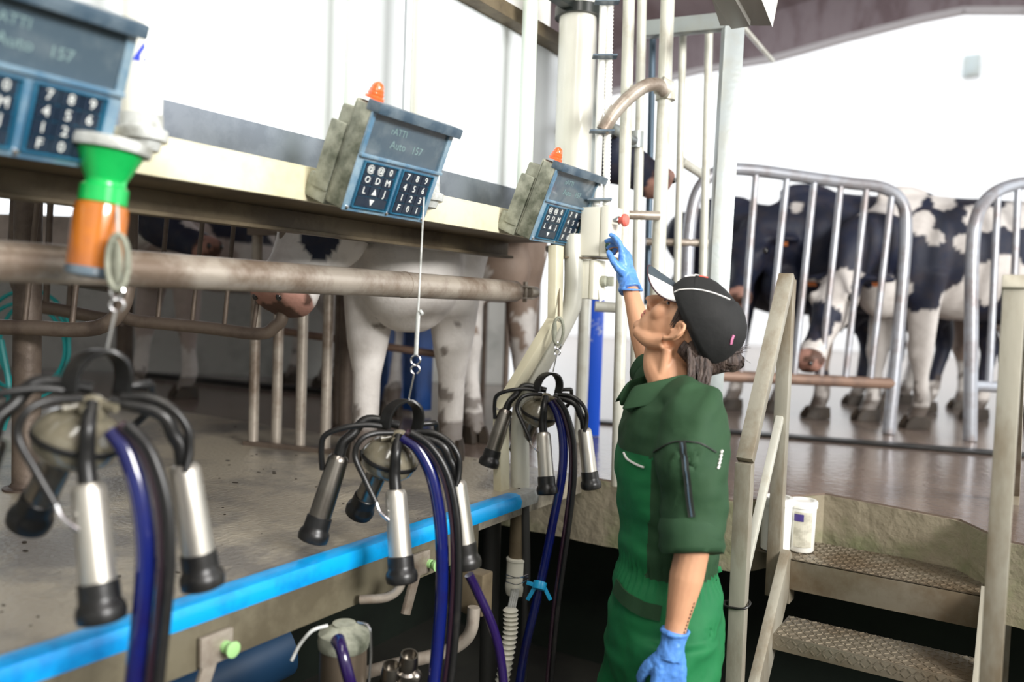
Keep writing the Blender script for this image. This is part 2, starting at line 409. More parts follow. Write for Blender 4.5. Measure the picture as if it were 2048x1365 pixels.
# retractor cylinders
def retractor(x, rr, zf, lab, full=True, logo=False):
    q = at(x, 200, X=-1.43)
    r = thing('retractor_cylinder', (q.x, q.y, zf - .03), lab, 'cylinder', 'white retractor cylinders')
    b = MB(); b.cyl((q.x, q.y, zf + .02), (q.x, q.y, 3.15), rr, 32); b.build('tube', m_cyl, r)
    b = MB(); b.lathe((q.x, q.y, zf - .03), (0, 0, 1), [(rr * .5, 0), (rr * .85, .004), (rr * 1.0, .02), (rr * 1.25, .022), (rr * 1.3, .03), (rr * 1.3, .042), (rr * 1.05, .046), (rr * 1.05, .07)], 32); b.build('end_cap', m_cap, r)
    if logo:
        c = at(288, 118, X=q.x); ang = math.atan2(-q.y, -q.x)
        base = V((q.x, q.y, c.z)); vd = (V((0, 0, 0)) - V((q.x, q.y, 0))).normalized(); sd = vd.cross(V((0, 0, 1)))
        if sd.dot(RIGHT) < 0: sd = -sd
        def onc(u, z):   # u along surface
            a = u / rr; return base + vd * math.cos(a) * (rr + .001) + sd * math.sin(a) * (rr + .001) + V((0, 0, z))
        b = MB(); L = [(-.017, -.013), (-.008, .004), (.0, .018), (.0035, .022)]; Rr = [(-.004, -.015), (-.004, -.004), (.0, .004), (.0045, .010)]
        vs = [onc(u, z) for u, z in L] + [onc(u, z) for u, z in Rr]
        b.add(vs, [(0, 4, 5, 1), (1, 5, 6, 2), (2, 6, 7, 3)]); b.build('printed_logo', m_logo, r, smooth=False)
        b = MB(); b.add([onc(.001, -.009), onc(.006, -.007), onc(.007, -.013), onc(.003, -.014)], [(0, 1, 2, 3)]); b.build('printed_logo', m_logo, r, smooth=False)
    return r
retractor(284, .036, at(275, 272, X=-1.43).z, 'white vertical cylinder with blue printed logo and grey end flange at left', logo=True)
retractor(852, .043, at(872, 402, X=-1.43).z, 'white vertical cylinder behind the middle keypad unit')
r3 = retractor(1150, .066, at(1130, 500, X=-1.43).z, 'widest white vertical cylinder, held by a dark bracket at its top')
q = at(1152, 200, X=-1.43); zz = at(1140, 20, X=-1.43).z
b = MB(); b.lathe((q.x, q.y, zz - .01), (0, 0, 1), [(.067, 0), (.086, .0), (.086, .035), (.067, .035)], 32); b.bx(q.x - .02, q.x + .02, q.y - .22, q.y - .05, zz, zz + .05)
b.build('mounting_bracket', m_blk, r3)

# ================================================================== KEYPAD UNITS
def keypad_unit():
    # local: origin bottom-back centre. w along Y, n = face normal, h along face up
    top = V((-1.238, 0, 1.918)); bot = V((-1.327, 0, 1.697)); c = (top + bot) / 2
    hv = (top - bot); Hh = hv.length; hv = hv.normalized(); nv = V((hv.z, 0, -hv.x)).normalized()  # towards +X / down
    if nv.x < 0: nv = -nv
    wv = V((0, 1, 0))
    rot = Matrix((wv, hv, nv)).transposed()   # local (w,h,n)->world
    base = c - nv * .09
    r = thing('keypad_unit', V((base.x, 0, bot.z)), '', '', None)
    def P(w_, h_, n_): return c + wv * w_ + hv * h_ + nv * n_
    def B(mb, w0, w1, h0, h1, n0, n1, mi=0): mb.box(P((w0 + w1) / 2, (h0 + h1) / 2, (n0 + n1) / 2), (w1 - w0, h1 - h0, n1 - n0), rot, mi)
    W = .145; hh = Hh / 2
    b = MB(); B(b, -W, W, -hh, hh, -.055, -.004); B(b, -W + .004, W - .004, -hh, hh + .004, -.063, -.055); b.build('housing', m_housing, r, bevel=.006)
    b = MB(); B(b, -W + .02, W - .05, -hh + .03, hh - .02, -.115, -.063); b.box(P(-W + .01, -.02, -.09), (.02, .16, .05), rot); b.box(P(-W + .03, -hh + .02, -.10), (.05, .06, .07), rot); b.build('rear_box', m_housing, r, bevel=.006)
    b = MB(); B(b, -W, W, -hh, .012, -.004, .0); B(b, -W, -W + .012, .012, hh, -.004, .004); B(b, W - .016, W, .012, hh, -.004, .004)
    B(b, -W, W, .008, .016, -.002, .009); b.build('front_plate', m_face, r, bevel=.002)
    b = MB(); B(b, -W - .002, W + .006, hh - .012, hh + .012, -.02, .022); b.build('hood', m_hood, r, bevel=.003)
    scn = MB(); B(scn, -W + .012, W - .016, .016, hh - .008, -.006, -.002); scr = scn.build('display', m_screen, r)
    def txt(mb, s, w_, h_, n_, size, mi=0):
        vs, fs = text_mesh(s, size); mb.add([P(w_, h_, n_) + wv * v.x + hv * v.y + nv * v.z for v in vs], fs, mi)
    b = MB(); txt(b, 'rATTI', -.04, .078, -.0015, .022); b.build('display_text', m_lcdtxt, scr, smooth=False); b = MB(); txt(b, 'Auto   157', 0, .048, -.0015, .026); b.build('display_text', m_lcdtxt, scr, smooth=False)
    for (w0, w1, rows) in [(-.122, -.012, [['@', '@', '0'], ['O', 'D', 'M'], ['L', '^', 'J'], ['v']]), (.008, .118, [['7', '8', '9'], ['4', '5', '6'], ['1', '2', '3'], ['F', '0', '1']])]:
        b = MB(); B(b, w0, w1, -.105, -.002, -.001, .0015)
        for (a0, a1, c0, c1) in [(w0 - .003, w0, -.108, .001), (w1, w1 + .003, -.108, .001), (w0, w1, -.108, -.105), (w0, w1, -.002, .001)]: B(b, a0, a1, c0, c1, -.001, .008)
        well = b.build('keypad', m_well, r, bevel=.0008)
        for j, row in enumerate(rows):
            n = len(row); kw = (w1 - w0 - .008) / n; kh = .0245
            for i, ch in enumerate(row):
                cx_ = w0 + .004 + kw * (i + .5); cy_ = -.0145 - j * .0255
                b = MB(); B(b, cx_ - kw / 2 + .001, cx_ + kw / 2 - .001, cy_ - kh / 2 + .001, cy_ + kh / 2 - .001, .001, .0055)
                if ch in '^v':
                    s_ = 1 if ch == '^' else -1
                    b.add([P(cx_ - .008, cy_ - .007 * s_, .0062), P(cx_ + .008, cy_ - .007 * s_, .0062), P(cx_, cy_ + .008 * s_, .0062)], [(0, 1, 2)], 1)
                else: txt(b, ch, cx_, cy_, .0060, .0225, 1)
                b.build('key', [m_key, m_legend], well, smooth=False)
    lp = P(-W + .03, hh + .012, -.035)
    b = MB(); b.lathe(lp, hv, [(.022, 0), (.022, .006), (.018, .008), (.0185, .014), (.0165, .016), (.0165, .021), (.0145, .023), (.014, .028), (.011, .034), (.005, .038), (.001, .039)], 24); b.build('beacon', m_orange, r)
    b = MB()
    for w_ in (-W + .012, 0, W - .012): b.lathe(P(w_, -hh + .008, 0), nv, [(.005, 0), (.005, .002), (.002, .003)], 12)
    b.build('screws', m_wire, r)
    return r
kp = keypad_unit()
KY = [(.655, 'largest blurred blue keypad unit cut off at the top left corner'), (1.50, 'middle blue grey keypad unit with orange beacon on the cream beam'), (2.31, 'furthest blue grey keypad unit with orange beacon beside the ivory boxes')]
for i, (y, lab) in enumerate(KY):
    o = kp if i == 0 else copy_tree(kp)
    o.location = V((o.location.x, y, o.location.z)); tag(o, lab, 'keypad', 'keypad units on the beam')

# ================================================================== MILKING CLUSTERS
S = 846.
def cluster():
    r = thing('milking_cluster', (0, 0, 0), '', '')
    C = lambda px, py, dy=0.: V(((px - 795) / S, dy, (880 - py) / S))
    tilt = Matrix.Rotation(math.radians(14), 3, 'Y') @ Matrix.Rotation(math.radians(12), 3, 'X')
    ax = tilt @ V((0, 0, 1)); bc = C(782, 915, .02)
    b = MB(); b.lathe(bc, ax, [(.012, .045), (.030, .04), (.05, .028), (.062, .012), (.067, .002), (.067, -.004)], 32); b.build('bowl_lid', m_claw, r)
    b = MB(); b.lathe(bc, ax, [(.0675, -.003), (.069, -.005), (.069, -.012), (.0675, -.014)], 32); b.build('bowl_gasket', m_blackrub, r)
    b = MB(); b.lathe(bc, ax, [(.066, -.012), (.062, -.03), (.048, -.045), (.02, -.052), (.002, -.053)], 32); b.build('bowl_base', m_claw, r)
    # hub
    b = MB(); b.lathe(C(798, 885, .0), (0, 0, 1), [(.02, -.012), (.024, 0), (.022, .018), (.012, .028), (.004, .03)], 20)
    for a in range(6):
        an = a * math.pi / 3 + .3; d = V((math.cos(an), math.sin(an), -.1)); b.cyl(C(798, 872, 0), C(798, 872, 0) + d * .045, .0075, 10)
    b.build('hub', m_claw, r)
    # strap handle
    pts = catmull([C(770, 856, -.015), C(774, 828, -.012), C(790, 808, -.005), C(813, 802, 0), C(830, 814, .005), C(836, 836, .01), C(832, 862, .012)], 6)
    b = MB(); wv = V((.72, -.69, 0)).normalized()
    rr = []
    for i, p in enumerate(pts):
        t = (pts[min(i + 1, len(pts) - 1)] - pts[max(i - 1, 0)]).normalized(); n_ = wv.cross(t).normalized()
        rr.append([p + wv * x * .016 + n_ * y * .0035 for x, y in ((-1, -1), (1, -1), (1, 1), (-1, 1))])
    b.ring_loft(rr); b.build('handle_strap', m_blackrub, r, bevel=.001)
    b = MB(); b.tube([C(815, 798), C(820, 770), C(824, 748)], .0022, 8)
    ring = [C(826, 740) + V((math.cos(a) * .010, 0, math.sin(a) * .010)) for a in [k * math.pi / 5 - 1.2 for k in range(10)]]
    b.tube(ring, .0022, 8, 3); b.build('hook', m_wire, r)
    cups = [((682, 915, .015), (650, 1028, .0), (798, 855, .03), (735, 845, .035), m_darksteel), ((760, 950, .07), (738, 1005, .10), (785, 900, .05), (772, 925, .07), m_darksteel),
            ((794, 968, -.065), (809, 1112, -.095), (797, 868, -.03), (793, 895, -.06), m_steel), ((912, 958, -.02), (933, 1093, -.03), (820, 868, .0), (880, 885, -.02), m_steel)]
    for ci, (t_, b_, hb, md, ms) in enumerate(cups):
        T = C(*t_); Bq = C(*b_); ax = (Bq - T); L_ = .158 if ci != 1 else .10; ax.normalize()
        sh = MB(); sh.lathe(T, ax, [(.012, -.002), (.0195, .0), (.0235, .006), (.0245, .014), (.0255, L_ * .5), (.0265, L_ - .006), (.0265, L_)], 28)
        cup = sh.build('teat_cup', ms, r)
        mp = MB(); mp.lathe(T + ax * (L_ - .012), ax, [(.0275, 0), (.0295, .002), (.0300, .022), (.0300, .030), (.0345, .036), (.0365, .046), (.0345, .058), (.026, .062), (.012, .060), (.011, .04)], 28)
        mp.build('liner_mouthpiece', m_blackrub, cup)
        mk = MB(); H0 = C(*hb); M0 = C(*md); mk.tube([H0, M0, M0.lerp(T - ax * .03, .65), T - ax * .03, T + ax * .004], [.010, .0115, .0125, .0135, .0140], 14, 6); mk.build('short_milk_tube', m_blackrub, cup)
    def pt(pts, rr=.0068): b = MB(); b.tube(pts, rr, 10, 6); b.build('pulse_tube', m_blackrub, r)
    pt([C(775, 855, -.005), C(735, 850, -.01), C(690, 856, -.015), C(655, 872, -.01), C(648, 900, 0), C(650, 942, .01)])
    pt([C(785, 862, -.03), C(748, 862, -.05), C(724, 875, -.06), C(716, 905, -.06), C(735, 945, -.07), C(758, 990, -.08)])
    pt([C(832, 862, -.01), C(865, 863, -.02), C(895, 878, -.03), C(914, 905, -.035), C(917, 935, -.035), C(912, 965, -.04)])
    pt([C(832, 852, .02), C(862, 850, .03), C(872, 856, .05), C(866, 900, .09), C(800, 960, .13), C(770, 975, .115)])
    b = MB(); b.tube([C(757, 985, -.08), C(764, 1003, -.085), C(776, 1015, -.09), C(790, 1026, -.09)], .0036, 8); b.build('metal_nipple', m_wire, r)
    return r
cl = cluster()
def at_cam_rot(px): return math.atan2(ray(px, 880).y, ray(px, 880).x) - math.pi / 2
CL = [((838, 880), 1.93, 1.0, 'middle milking cluster hanging on a wire above the platform edge'),
      ((186, 838), 1.30, 1.0, 'nearest large blurred milking cluster at the left side'),
      ((1101, 812), 2.62, .92, 'furthest milking cluster hanging beside the bent pipe post')]
HP = {0: ([(805, 873), (838, 900), (866, 960), (882, 1060), (884, 1180), (876, 1290), (862, 1420)], [(812, 865), (852, 893), (886, 950), (905, 1040), (908, 1160), (900, 1290), (885, 1420)]),
      1: ([(225, 860), (255, 905), (280, 990), (292, 1100), (285, 1220), (272, 1340), (262, 1440)], [(240, 850), (285, 900), (318, 1000), (326, 1120), (318, 1230), (306, 1340), (296, 1440)]),
      2: ([(1102, 802), (1116, 830), (1126, 880), (1124, 950), (1103, 1060), (1078, 1180), (1050, 1300), (1034, 1400)], [(1108, 798), (1126, 826), (1140, 880), (1142, 950), (1134, 1030), (1120, 1130), (1106, 1240), (1092, 1400)])}
clusters = []
for i, ((px, py), D, s_, lab) in enumerate(CL):
    o = cl if i == 0 else copy_tree(cl)
    hub = {0: (795, 880), 1: (180, 820), 2: (1090, 800)}[i]
    o.location = at(*hub, D=D); o.rotation_euler = (0, 0, at_cam_rot(hub[0])); o.scale = (s_,) * 3
    tag(o, lab, 'milking cluster', 'milking clusters'); clusters.append(o)
bpy.context.view_layer.update()
hang = []
for i, ((px, py), D, s_, lab) in enumerate(CL):
    o = clusters[i]; hp, tp = HP[i]; sc_ = F_PX / D
    inv = o.matrix_world.inverted()
    def ch(name, mb, mat):
        mb.v = [inv @ p for p in mb.v]; x = mb.build(name, mat, None, (0, 0, 0)); x.parent = o
    b = MB(); b.tube([at(x, y, D=D - .04) for x, y in hp], .0155 * s_, 16); ch('milk_hose', b, m_hose)
    for k in (0, 1):
        b = MB(); b.tube([at(x + k * .016 * sc_ * .7, y, D=D - .05 - .008 * k) for x, y in tp], .0085 * s_, 12); ch('pulse_hose', b, m_blackrub if k else M('wine_hose', (.03, .012, .022), .2, coat=.5))
    # wire from retractor down to hook
    hw = o.matrix_world @ V(((826 - 795) / S, 0, (880 - 728) / S))
    hang.append((hw, D))
wires = [((848, 395), 'thin cord with small buckle holding the middle milking cluster'), ((232, 330), 'pale blurred snap hook cord holding the nearest milking cluster'), ((1118, 500), 'dark cord with oval carabiner holding the furthest milking cluster')]
for i, (hw, D) in enumerate(hang):
    r = thing('hanging_cord', hw, wires[i][1], 'cord', 'hanging cords')
    top = at(*wires[i][0], D=D + (.1 if i != 0 else .05))
    if i == 0:
        a = hw + (top - hw) * .30
        b = MB(); b.tube([top, a], .0022, 8, smooth=False); b.build('cord', m_cap, r)
        b = MB(); b.tube([a, hw + V((0, 0, .02))], .006, 10, smooth=False, flat=.5); b.tube([a + V((.006, 0, .005)), a + V((.014, 0, -.003))], .004, 8, smooth=False); b.build('buckle', m_cap, r)
        b = MB(); ring = [hw + (RIGHT * math.cos(t) + V((0, 0, 1)) * math.sin(t)) * .011 + V((0, 0, .008)) for t in [k * math.pi / 5 for k in range(11)]]; b.tube(ring, .0022, 8, 3); b.build('ring', m_wire, r)
    else:
        L_ = .085
        a = hw + V((0, 0, L_ + .012))
        b = MB(); b.tube([top, a], .0035 if i == 2 else .0022, 8, smooth=False); b.build('cord', m_brown if i == 2 else m_cap, r)
        b = MB(); cen = hw + V((0, 0, L_ / 2 + .012))
        ring = [cen + RIGHT * math.cos(t) * .016 + V((0, 0, 1)) * math.sin(t) * L_ / 2 for t in [k * math.pi / 8 for k in range(17)]]
        b.tube(ring, .005 if i == 2 else .0055, 10, 2); b.ell(cen - RIGHT * (.012 if i == 2 else .002), (.008 if i == 2 else .013, .007, L_ * .44)); b.build('carabiner', m_housing, r)
        b = MB(); ring = [hw + (RIGHT * math.cos(t) + V((0, 0, 1)) * math.sin(t)) * .010 + V((0, 0, .008)) for t in [k * math.pi / 5 for k in range(11)]]; b.tube(ring, .003, 8, 3); b.build('ring', m_wire, r)
# clip on furthest blue hose
p = at(1079, 1172, D=2.56)
b = MB(); b.lathe(p, (at(1086, 1140, D=2.58) - p), [(.016, -.012), (.021, -.012), (.021, .012), (.016, .012)], 18)
for sx in (-1, 1): b.beam(p + RIGHT * sx * .012, p + RIGHT * sx * .036 + V((0, 0, -.045)), .012, .006, up=FWD)
b.beam(p + RIGHT * -.01, p + RIGHT * -.04 + V((0, 0, .01)), .012, .006, up=FWD)
tag(b.build('hose_clip', m_cyan, bevel=.001), 'light blue plastic wing clip on the furthest blue hose', 'clip')

# sample bottle under the first cylinder
q = at(200, 440, D=1.36)
cb = at(192, 553, D=1.36); ct = at(205, 330, D=1.36)
r = thing('sample_bottle', cb, 'amber bottle with bright green connector hanging in front of the rail', 'bottle')
axis = (at(208, 410, D=1.36) - at(188, 555, D=1.36)); L_ = axis.length; axis.normalize(); base = at(185, 552, D=1.36)
b = MB(); b.lathe(base, axis, [(.03, .012), (.0425, .014), (.0425, L_ - .022), (.0405, L_ - .004), (.034, L_)], 32); b.build('bottle_body', m_amber, r)
b = MB(); b.lathe(base, axis, [(.02, -.004), (.0435, .0), (.0435, .012), (.0425, .014)], 32); b.build('base_cap', m_hood, r)
g0 = base + axis * L_
b = MB(); b.lathe(g0, axis, [(.030, -.002), (.0375, .0), (.0375, .026), (.032, .03), (.031, .036), (.033, .04), (.047, .072), (.052, .082), (.05, .085)], 28)
b.box(g0 + axis * .05 + RIGHT * .022, (.02, .01, .05)); b.build('connector', m_green, r)
b = MB(); b.lathe(g0, axis, [(.04, .084), (.062, .086), (.064, .094), (.062, .104), (.04, .106)], 28); b.build('flange', m_cap, r)

# ================================================================== PLATFORM EDGE
def yb(px, py): return at(px, py, X=EX).y
ye = yb(1065, 985)
b = MB(); ywear = ye - .10
sec = [(EX + .02, PZ - .030), (EX + .024, PZ - .008), (EX + .016, PZ + .010), (EX, PZ + .014), (EX - .03, PZ + .012), (EX - .035, PZ - .002), (EX - .03, PZ - .03)]
b.ring_loft([[V((x, y, z)) for x, z in sec] for y in (-.5, ywear)], 0); b.ring_loft([[V((x, y, z)) for x, z in sec] for y in (ywear, ye)], 1)
tag(b.build('edge_rail', [m_blue, m_bluew], bevel=.0), 'bright blue edging rail along the platform edge, worn grey at its far end', 'rail')
r = thing('skirting_channel', (EX, 1.0, PZ - .2), 'dirty cream steel skirting below the blue edge with punched bracket holes', 'skirting')
b = MB(); b.bx(EX - .01, EX + .002, -.5, 1.95, PZ - .125, PZ - .03); b.bx(EX - .05, EX, -.5, 1.95, PZ - .13, PZ - .122); b.build('plate', M('olive_cream_steel', (.17, .15, .10), .5, .1, (.08, .065, .04), .7, 5, .1, 40), r, bevel=.002)
for (x, y) in [(430, 1295), (838, 1128)]:
    q = at(x, y, X=EX + .01)
    b = MB(); b.box((EX + .012, q.y, q.z), (.012, .075, .06)); b.beam((EX + .01, q.y - .01, q.z - .02), (EX + .01, q.y - .05, q.z - .12), .03, .012, up=(1, 0, 0)); br = b.build('bracket', m_pipe, r, bevel=.003)
    q2 = at(x + 28, y + 2, X=EX + .03)
    b = MB(); b.lathe((EX + .018, q2.y, q2.z), (1, 0, 0), [(.012, 0), (.012, .008), (.005, .01), (.005, .016), (.014, .018), (.016, .026), (.008, .028)], 20); b.build('green_knob', M('pale_green_knob', (.35, .62, .25), .35), br)

# gear below the platform
q = at(688, 1262, D=1.85)
r = thing('milk_meter', at(688, 1420, D=1.85), 'cylindrical grey milk meter with domed lid below the platform', 'milk meter')
b = MB(); b.lathe((q.x, q.y, q.z), (0, 0, -1), [(.045, .03), (.052, .035), (.053, .2), (.048, .22)], 28); b.build('jar', M('smoky_jar', (.09, .07, .05), .35), r)
b = MB(); b.lathe((q.x, q.y, q.z), (0, 0, -1), [(.004, -.016), (.025, -.014), (.04, -.004), (.056, .004), (.058, .02), (.056, .036), (.052, .04)], 28); b.lathe((q.x, q.y, q.z), (0, 0, 1), [(.026, .01), (.026, .018), (.01, .02)], 20); b.build('lid', m_housing, r)
b = MB(); b.tube([at(655, 1252, D=1.82), at(625, 1262, D=1.8), at(600, 1290, D=1.8), at(583, 1322, D=1.8)], .004, 8); b.build('thin_tube', m_cap, r)
b = MB(); b.tube([at(715, 1245, D=1.80), at(738, 1255, D=1.79), at(742, 1300, D=1.79), at(738, 1365, D=1.79)], .003, 8); b.build('wire_bail', m_wire, r)
b = MB(); b.tube([at(676, 1282, D=1.77), at(683, 1300, D=1.74), at(692, 1335, D=1.73), at(704, 1380, D=1.73), at(720, 1440, D=1.75)], [.016, .013, .013, .013, .013], 14); tag(b.build('jar_hose', m_purp), 'short violet hose plugged into the milk meter', 'hose')
b = MB(); b.tube([at(938, 1150, D=1.98), at(955, 1185, D=1.99), at(982, 1245, D=1.99), at(1000, 1310, D=1.99), at(1010, 1400, D=2.0)], .0115, 14); tag(b.build('curved_hose', m_purp), 'glossy violet hose curving below the right cup of the middle cluster', 'hose')
b = MB(); b.tube([at(700, 1355, D=2.1), at(790, 1330, D=2.1), at(880, 1308, D=2.1), at(925, 1285, D=2.1), at(943, 1258, D=2.1), at(948, 1215, D=2.1)], .0165, 16); tag(b.build('elbow_pipe', m_pipe), 'dirty cream pipe elbow in the dark below the platform', 'pipe')
b = MB(); b.tube([at(720, 1200, D=1.95), at(770, 1196, D=1.95), at(796, 1180, D=1.95), at(806, 1155, D=1.95)], .011, 12); tag(b.build('bent_tube', m_pipe), 'bent grey tube just under the skirting plate', 'pipe')
qq = at(948, 1182, D=2.15); b = MB(); b.box(qq, (.085, .05, .11)); b.ell(qq - V((0, 0, .055)), (.035, .02, .008)); tag(b.build('junction_block', m_brown, bevel=.006), 'dirty square block under the platform beside the blue hose', 'block')
r = thing('twin_fitting', at(800, 1400, D=1.9), 'dirty metal twin socket fitting at the bottom edge', 'fitting')
for (x, y) in [(782, 1340), (818, 1318)]:
    a = at(x, y, D=1.88); d = V((.25, -.2, .95)).normalized()
    b = MB(); b.lathe(a, d, [(.012, -.07), (.022, -.06), (.024, -.035), (.018, -.03), (.023, -.02), (.021, 0), (.020, .012), (.017, .012), (.016, -.01)], 20); b.ell(a - d * .05 + RIGHT * .01, (.028, .02, .022)); b.build('socket', m_darksteel, r)
r = thing('corrugated_conduit', at(1000, 1400, D=2.5), 'cream corrugated conduit with grey wires rising from its end', 'conduit')
cp = catmull([at(1021, 1217, D=2.5), at(1021, 1260, D=2.5), at(1014, 1310, D=2.5), at(1004, 1365, D=2.5), at(990, 1420, D=2.5)], 10)
rr = []
for i, p in enumerate(cp): rr.append([p + V((math.cos(a) * 1, math.sin(a) * 1, 0)) * (.0235 if i % 2 else .0165) for a in [2 * math.pi * k / 16 for k in range(16)]])
b = MB(); b.ring_loft(rr); b.build('corrugated_sleeve', m_ivory, r, angle=80)
for k in range(4):
    b = MB(); b.tube([at(1016 + k * 4, 1222, D=2.5), at(1022 + k * 4, 1195, D=2.54), at(1024 + k * 4, 1180, D=2.58)], .004, 6); b.build('wire', m_cap, r)
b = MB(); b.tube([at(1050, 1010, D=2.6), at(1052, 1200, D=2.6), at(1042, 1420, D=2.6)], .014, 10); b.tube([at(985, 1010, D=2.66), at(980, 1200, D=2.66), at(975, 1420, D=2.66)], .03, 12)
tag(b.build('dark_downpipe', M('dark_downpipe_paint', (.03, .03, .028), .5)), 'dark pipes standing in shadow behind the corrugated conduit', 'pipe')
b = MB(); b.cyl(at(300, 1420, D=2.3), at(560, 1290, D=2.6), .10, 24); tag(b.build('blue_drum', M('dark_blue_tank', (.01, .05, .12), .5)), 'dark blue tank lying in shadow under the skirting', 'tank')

# ================================================================== IVORY BOXES, CONDUITS
def ebox(x0, x1, x2, ytop, ybot, Yf, name, lab):
    p0 = at(x0, (ytop + ybot) / 2, Y=Yf); p1 = at(x1, (ytop + ybot) / 2, Y=Yf); p2 = at(x2, (ytop + ybot) / 2, X=p1.x)
    zt_ = at(x0 + 15, ytop, Y=Yf).z; zb_ = at(x0 + 15, ybot, Y=Yf).z
    r = thing(name, (p0.x, Yf, zb_), lab, 'electrical box', 'ivory electrical boxes')
    xm = p0.x + (p1.x - p0.x) * .70
    b = MB(); b.bx(p0.x, xm - .001, Yf, p2.y, zb_, zt_); b.build('enclosure', m_ivory, r, bevel=.005)
    b = MB(); b.bx(xm, p1.x, Yf - .002, p2.y + .002, zb_ - .002, zt_ + .002); b.build('lid', m_ivory, r, bevel=.006)
    return r, p1.x, Yf, p2.y, zb_, zt_
r1, fx, y0, y1, zb, ztt = ebox(1160, 1218, 1244, 414, 512, 2.40, 'switch_box', 'upper ivory switch box with red button reached by the gloved hand')
pbn = at(1243, 441, X=fx + .03)
b = MB(); b.lathe((fx, pbn.y, pbn.z), (1, 0, 0), [(.014, 0), (.014, .022), (.012, .024)], 20); b.build('button_collar', m_wire, r1)
b = MB(); b.lathe((fx, pbn.y, pbn.z), (1, 0, 0), [(.011, .022), (.012, .034), (.020, .037), (.021, .044), (.017, .05), (.004, .053)], 24); b.build('red_button', m_red, r1)
pk = at(1228, 492, X=fx + .02)
b = MB(); b.lathe((fx, pk.y, pk.z), (1, 0, 0), [(.022, 0), (.022, .012), (.019, .014), (.019, .03), (.015, .032)], 20); b.build('selector_knob', M('dark_green_knob', (.015, .05, .035), .25), r1)
r2, fx2, y0, y1, zb2, zt2 = ebox(1157, 1188, 1211, 520, 598, 2.42, 'isolator_box', 'lower ivory box with grey turn switch under the switch box')
pk2 = at(1210, 563, X=fx2 + .012)
b = MB(); b.lathe((fx2, pk2.y, pk2.z), (1, 0, 0), [(.018, 0), (.018, .018), (.015, .02)], 20); b.box((fx2 + .03, pk2.y, pk2.z), (.025, .012, .032)); b.build('turn_switch', m_housing, r2, bevel=.001)
b = MB(); q = at(1203, 590, X=fx2 + .004); b.box((fx2 + .004, q.y, q.z), (.003, .035, .04), Matrix.Rotation(.25, 3, 'X')); b.build('paper_tag', m_white, r2)
b = MB(); q = at(1190, 515, D=2.7); b.beam(at(1130, 515, D=2.7), at(1240, 519, D=2.7), .012, .006); tag(b.build('mounting_bar', m_brown), 'thin brown bar between the two ivory boxes', 'bar')
r = thing('cable_conduit', at(1195, 412, D=2.72), 'straight white conduit above the switch box', 'conduit')
b = MB(); b.cyl(at(1193, 412, D=2.72), at(1209, -60, D=2.72), .0125, 16); b.build('pipe', m_white, r)
for y in (4, 113, 263, 400):
    p = at(1192 + (400 - y) * .04, y, D=2.69); b = MB(); b.beam(p - RIGHT * .03, p + RIGHT * .05, .006, .035, up=FWD); b.build('cable_tie', m_hood, r)
r = thing('flexible_conduit', at(1212, 412, D=2.72), 'white ribbed flexible conduit beside the straight one', 'conduit')
p0 = at(1212, 412, D=2.72); p1 = at(1221, -60, D=2.72); n = 130; rr = []
for i in range(n):
    p = p0.lerp(p1, i / (n - 1)); rr.append([p + V((math.cos(a), math.sin(a), 0)) * (.0135 if i % 2 else .0105) for a in [2 * math.pi * k / 14 for k in range(14)]])
b = MB(); b.ring_loft(rr); b.build('ribbed_sleeve', m_white, r, angle=80)
b = MB(); b.beam(at(1176, 500, D=2.95), at(1180, -50, D=2.95), .05, .03, up=FWD); tag(b.build('conduit_backing_post', m_galv, bevel=.002), 'pale flat post standing behind the white conduits', 'post')
q = at(1158, 885, Z=PZ); p = V((q.x, q.y, 1.72)); b = MB(); b.cyl(p, q, .024, 16); tag(b.build('thin_upright', m_palepipe), 'thin pale upright pipe just left of the blue post', 'pipe')
q = at(1185, 872, Z=PZ); p = at(1194, 590, D=(q - CAMP).dot(FWD)); p = V((q.x, q.y, p.z)); b = MB(); b.beam(p, q, .060, .025, up=FWD); tag(b.build('blue_post', m_bluepost, bevel=.003), 'bright blue post with paint peeling to white near its foot', 'post')
b = MB(); b.cyl(at(1190, 613, D=3.1), at(1325, 622, D=3.1), .02, 14); tag(b.build('white_cross_pipe', m_palepipe), 'short white horizontal pipe behind the raised forearm', 'pipe')

# ================================================================== UPRIGHT PIPES BEHIND THE WOMAN
ups = [((1259, -40), (1233, 990), 2.78, .020, m_palepipe, 'pale round pipe nearest the gloved hand, standing on the pit lip'),
       ((1285, -40), (1266, 900), 3.05, .017, m_palepipe, 'second pale round pipe from the ribbed conduit'),
       ((1306, 60), (1288, 880), 3.4, .014, M('dark_blue_pipe', (.08, .12, .16), .35, .5), 'dark blue grey upright pipe left of the visor'),
       ((1337, -40), (1303, 900), 2.85, .024, m_palepipe, 'thick pale pipe carrying the curved pipe clamp'),
       ((1366, 65), (1346, 900), 3.3, .015, m_palepipe, 'slim pale pipe under the top bar right of the thick one'),
       ((1418, 60), (1398, 900), 3.3, .016, m_palepipe, 'slim pale pipe left of the broad flat post')]
for a, c, D, rr, mm, lab in ups:
    p = at(*a, D=D); q = at(*c, D=D)
    # stand plumb on the floor
    b = MB(); qz = q.copy(); 
    d = (q - p); k = (PZ - p.z) / d.z; q = p + d * k
    b.cyl(p, q, rr, 16); tag(b.build('upright_pipe', mm), lab, 'pipe', 'upright pipes behind the woman')
b = MB(); p = at(1466, 55, D=2.95); q = at(1424, 760, D=2.95); d = q - p; q = p + d * ((PZ - p.z) / d.z)
b.beam(p, q, .07, .06, up=FWD); tag(b.build('square_post', m_galv, bevel=.003), 'broad galvanised square post right behind the cap', 'post')
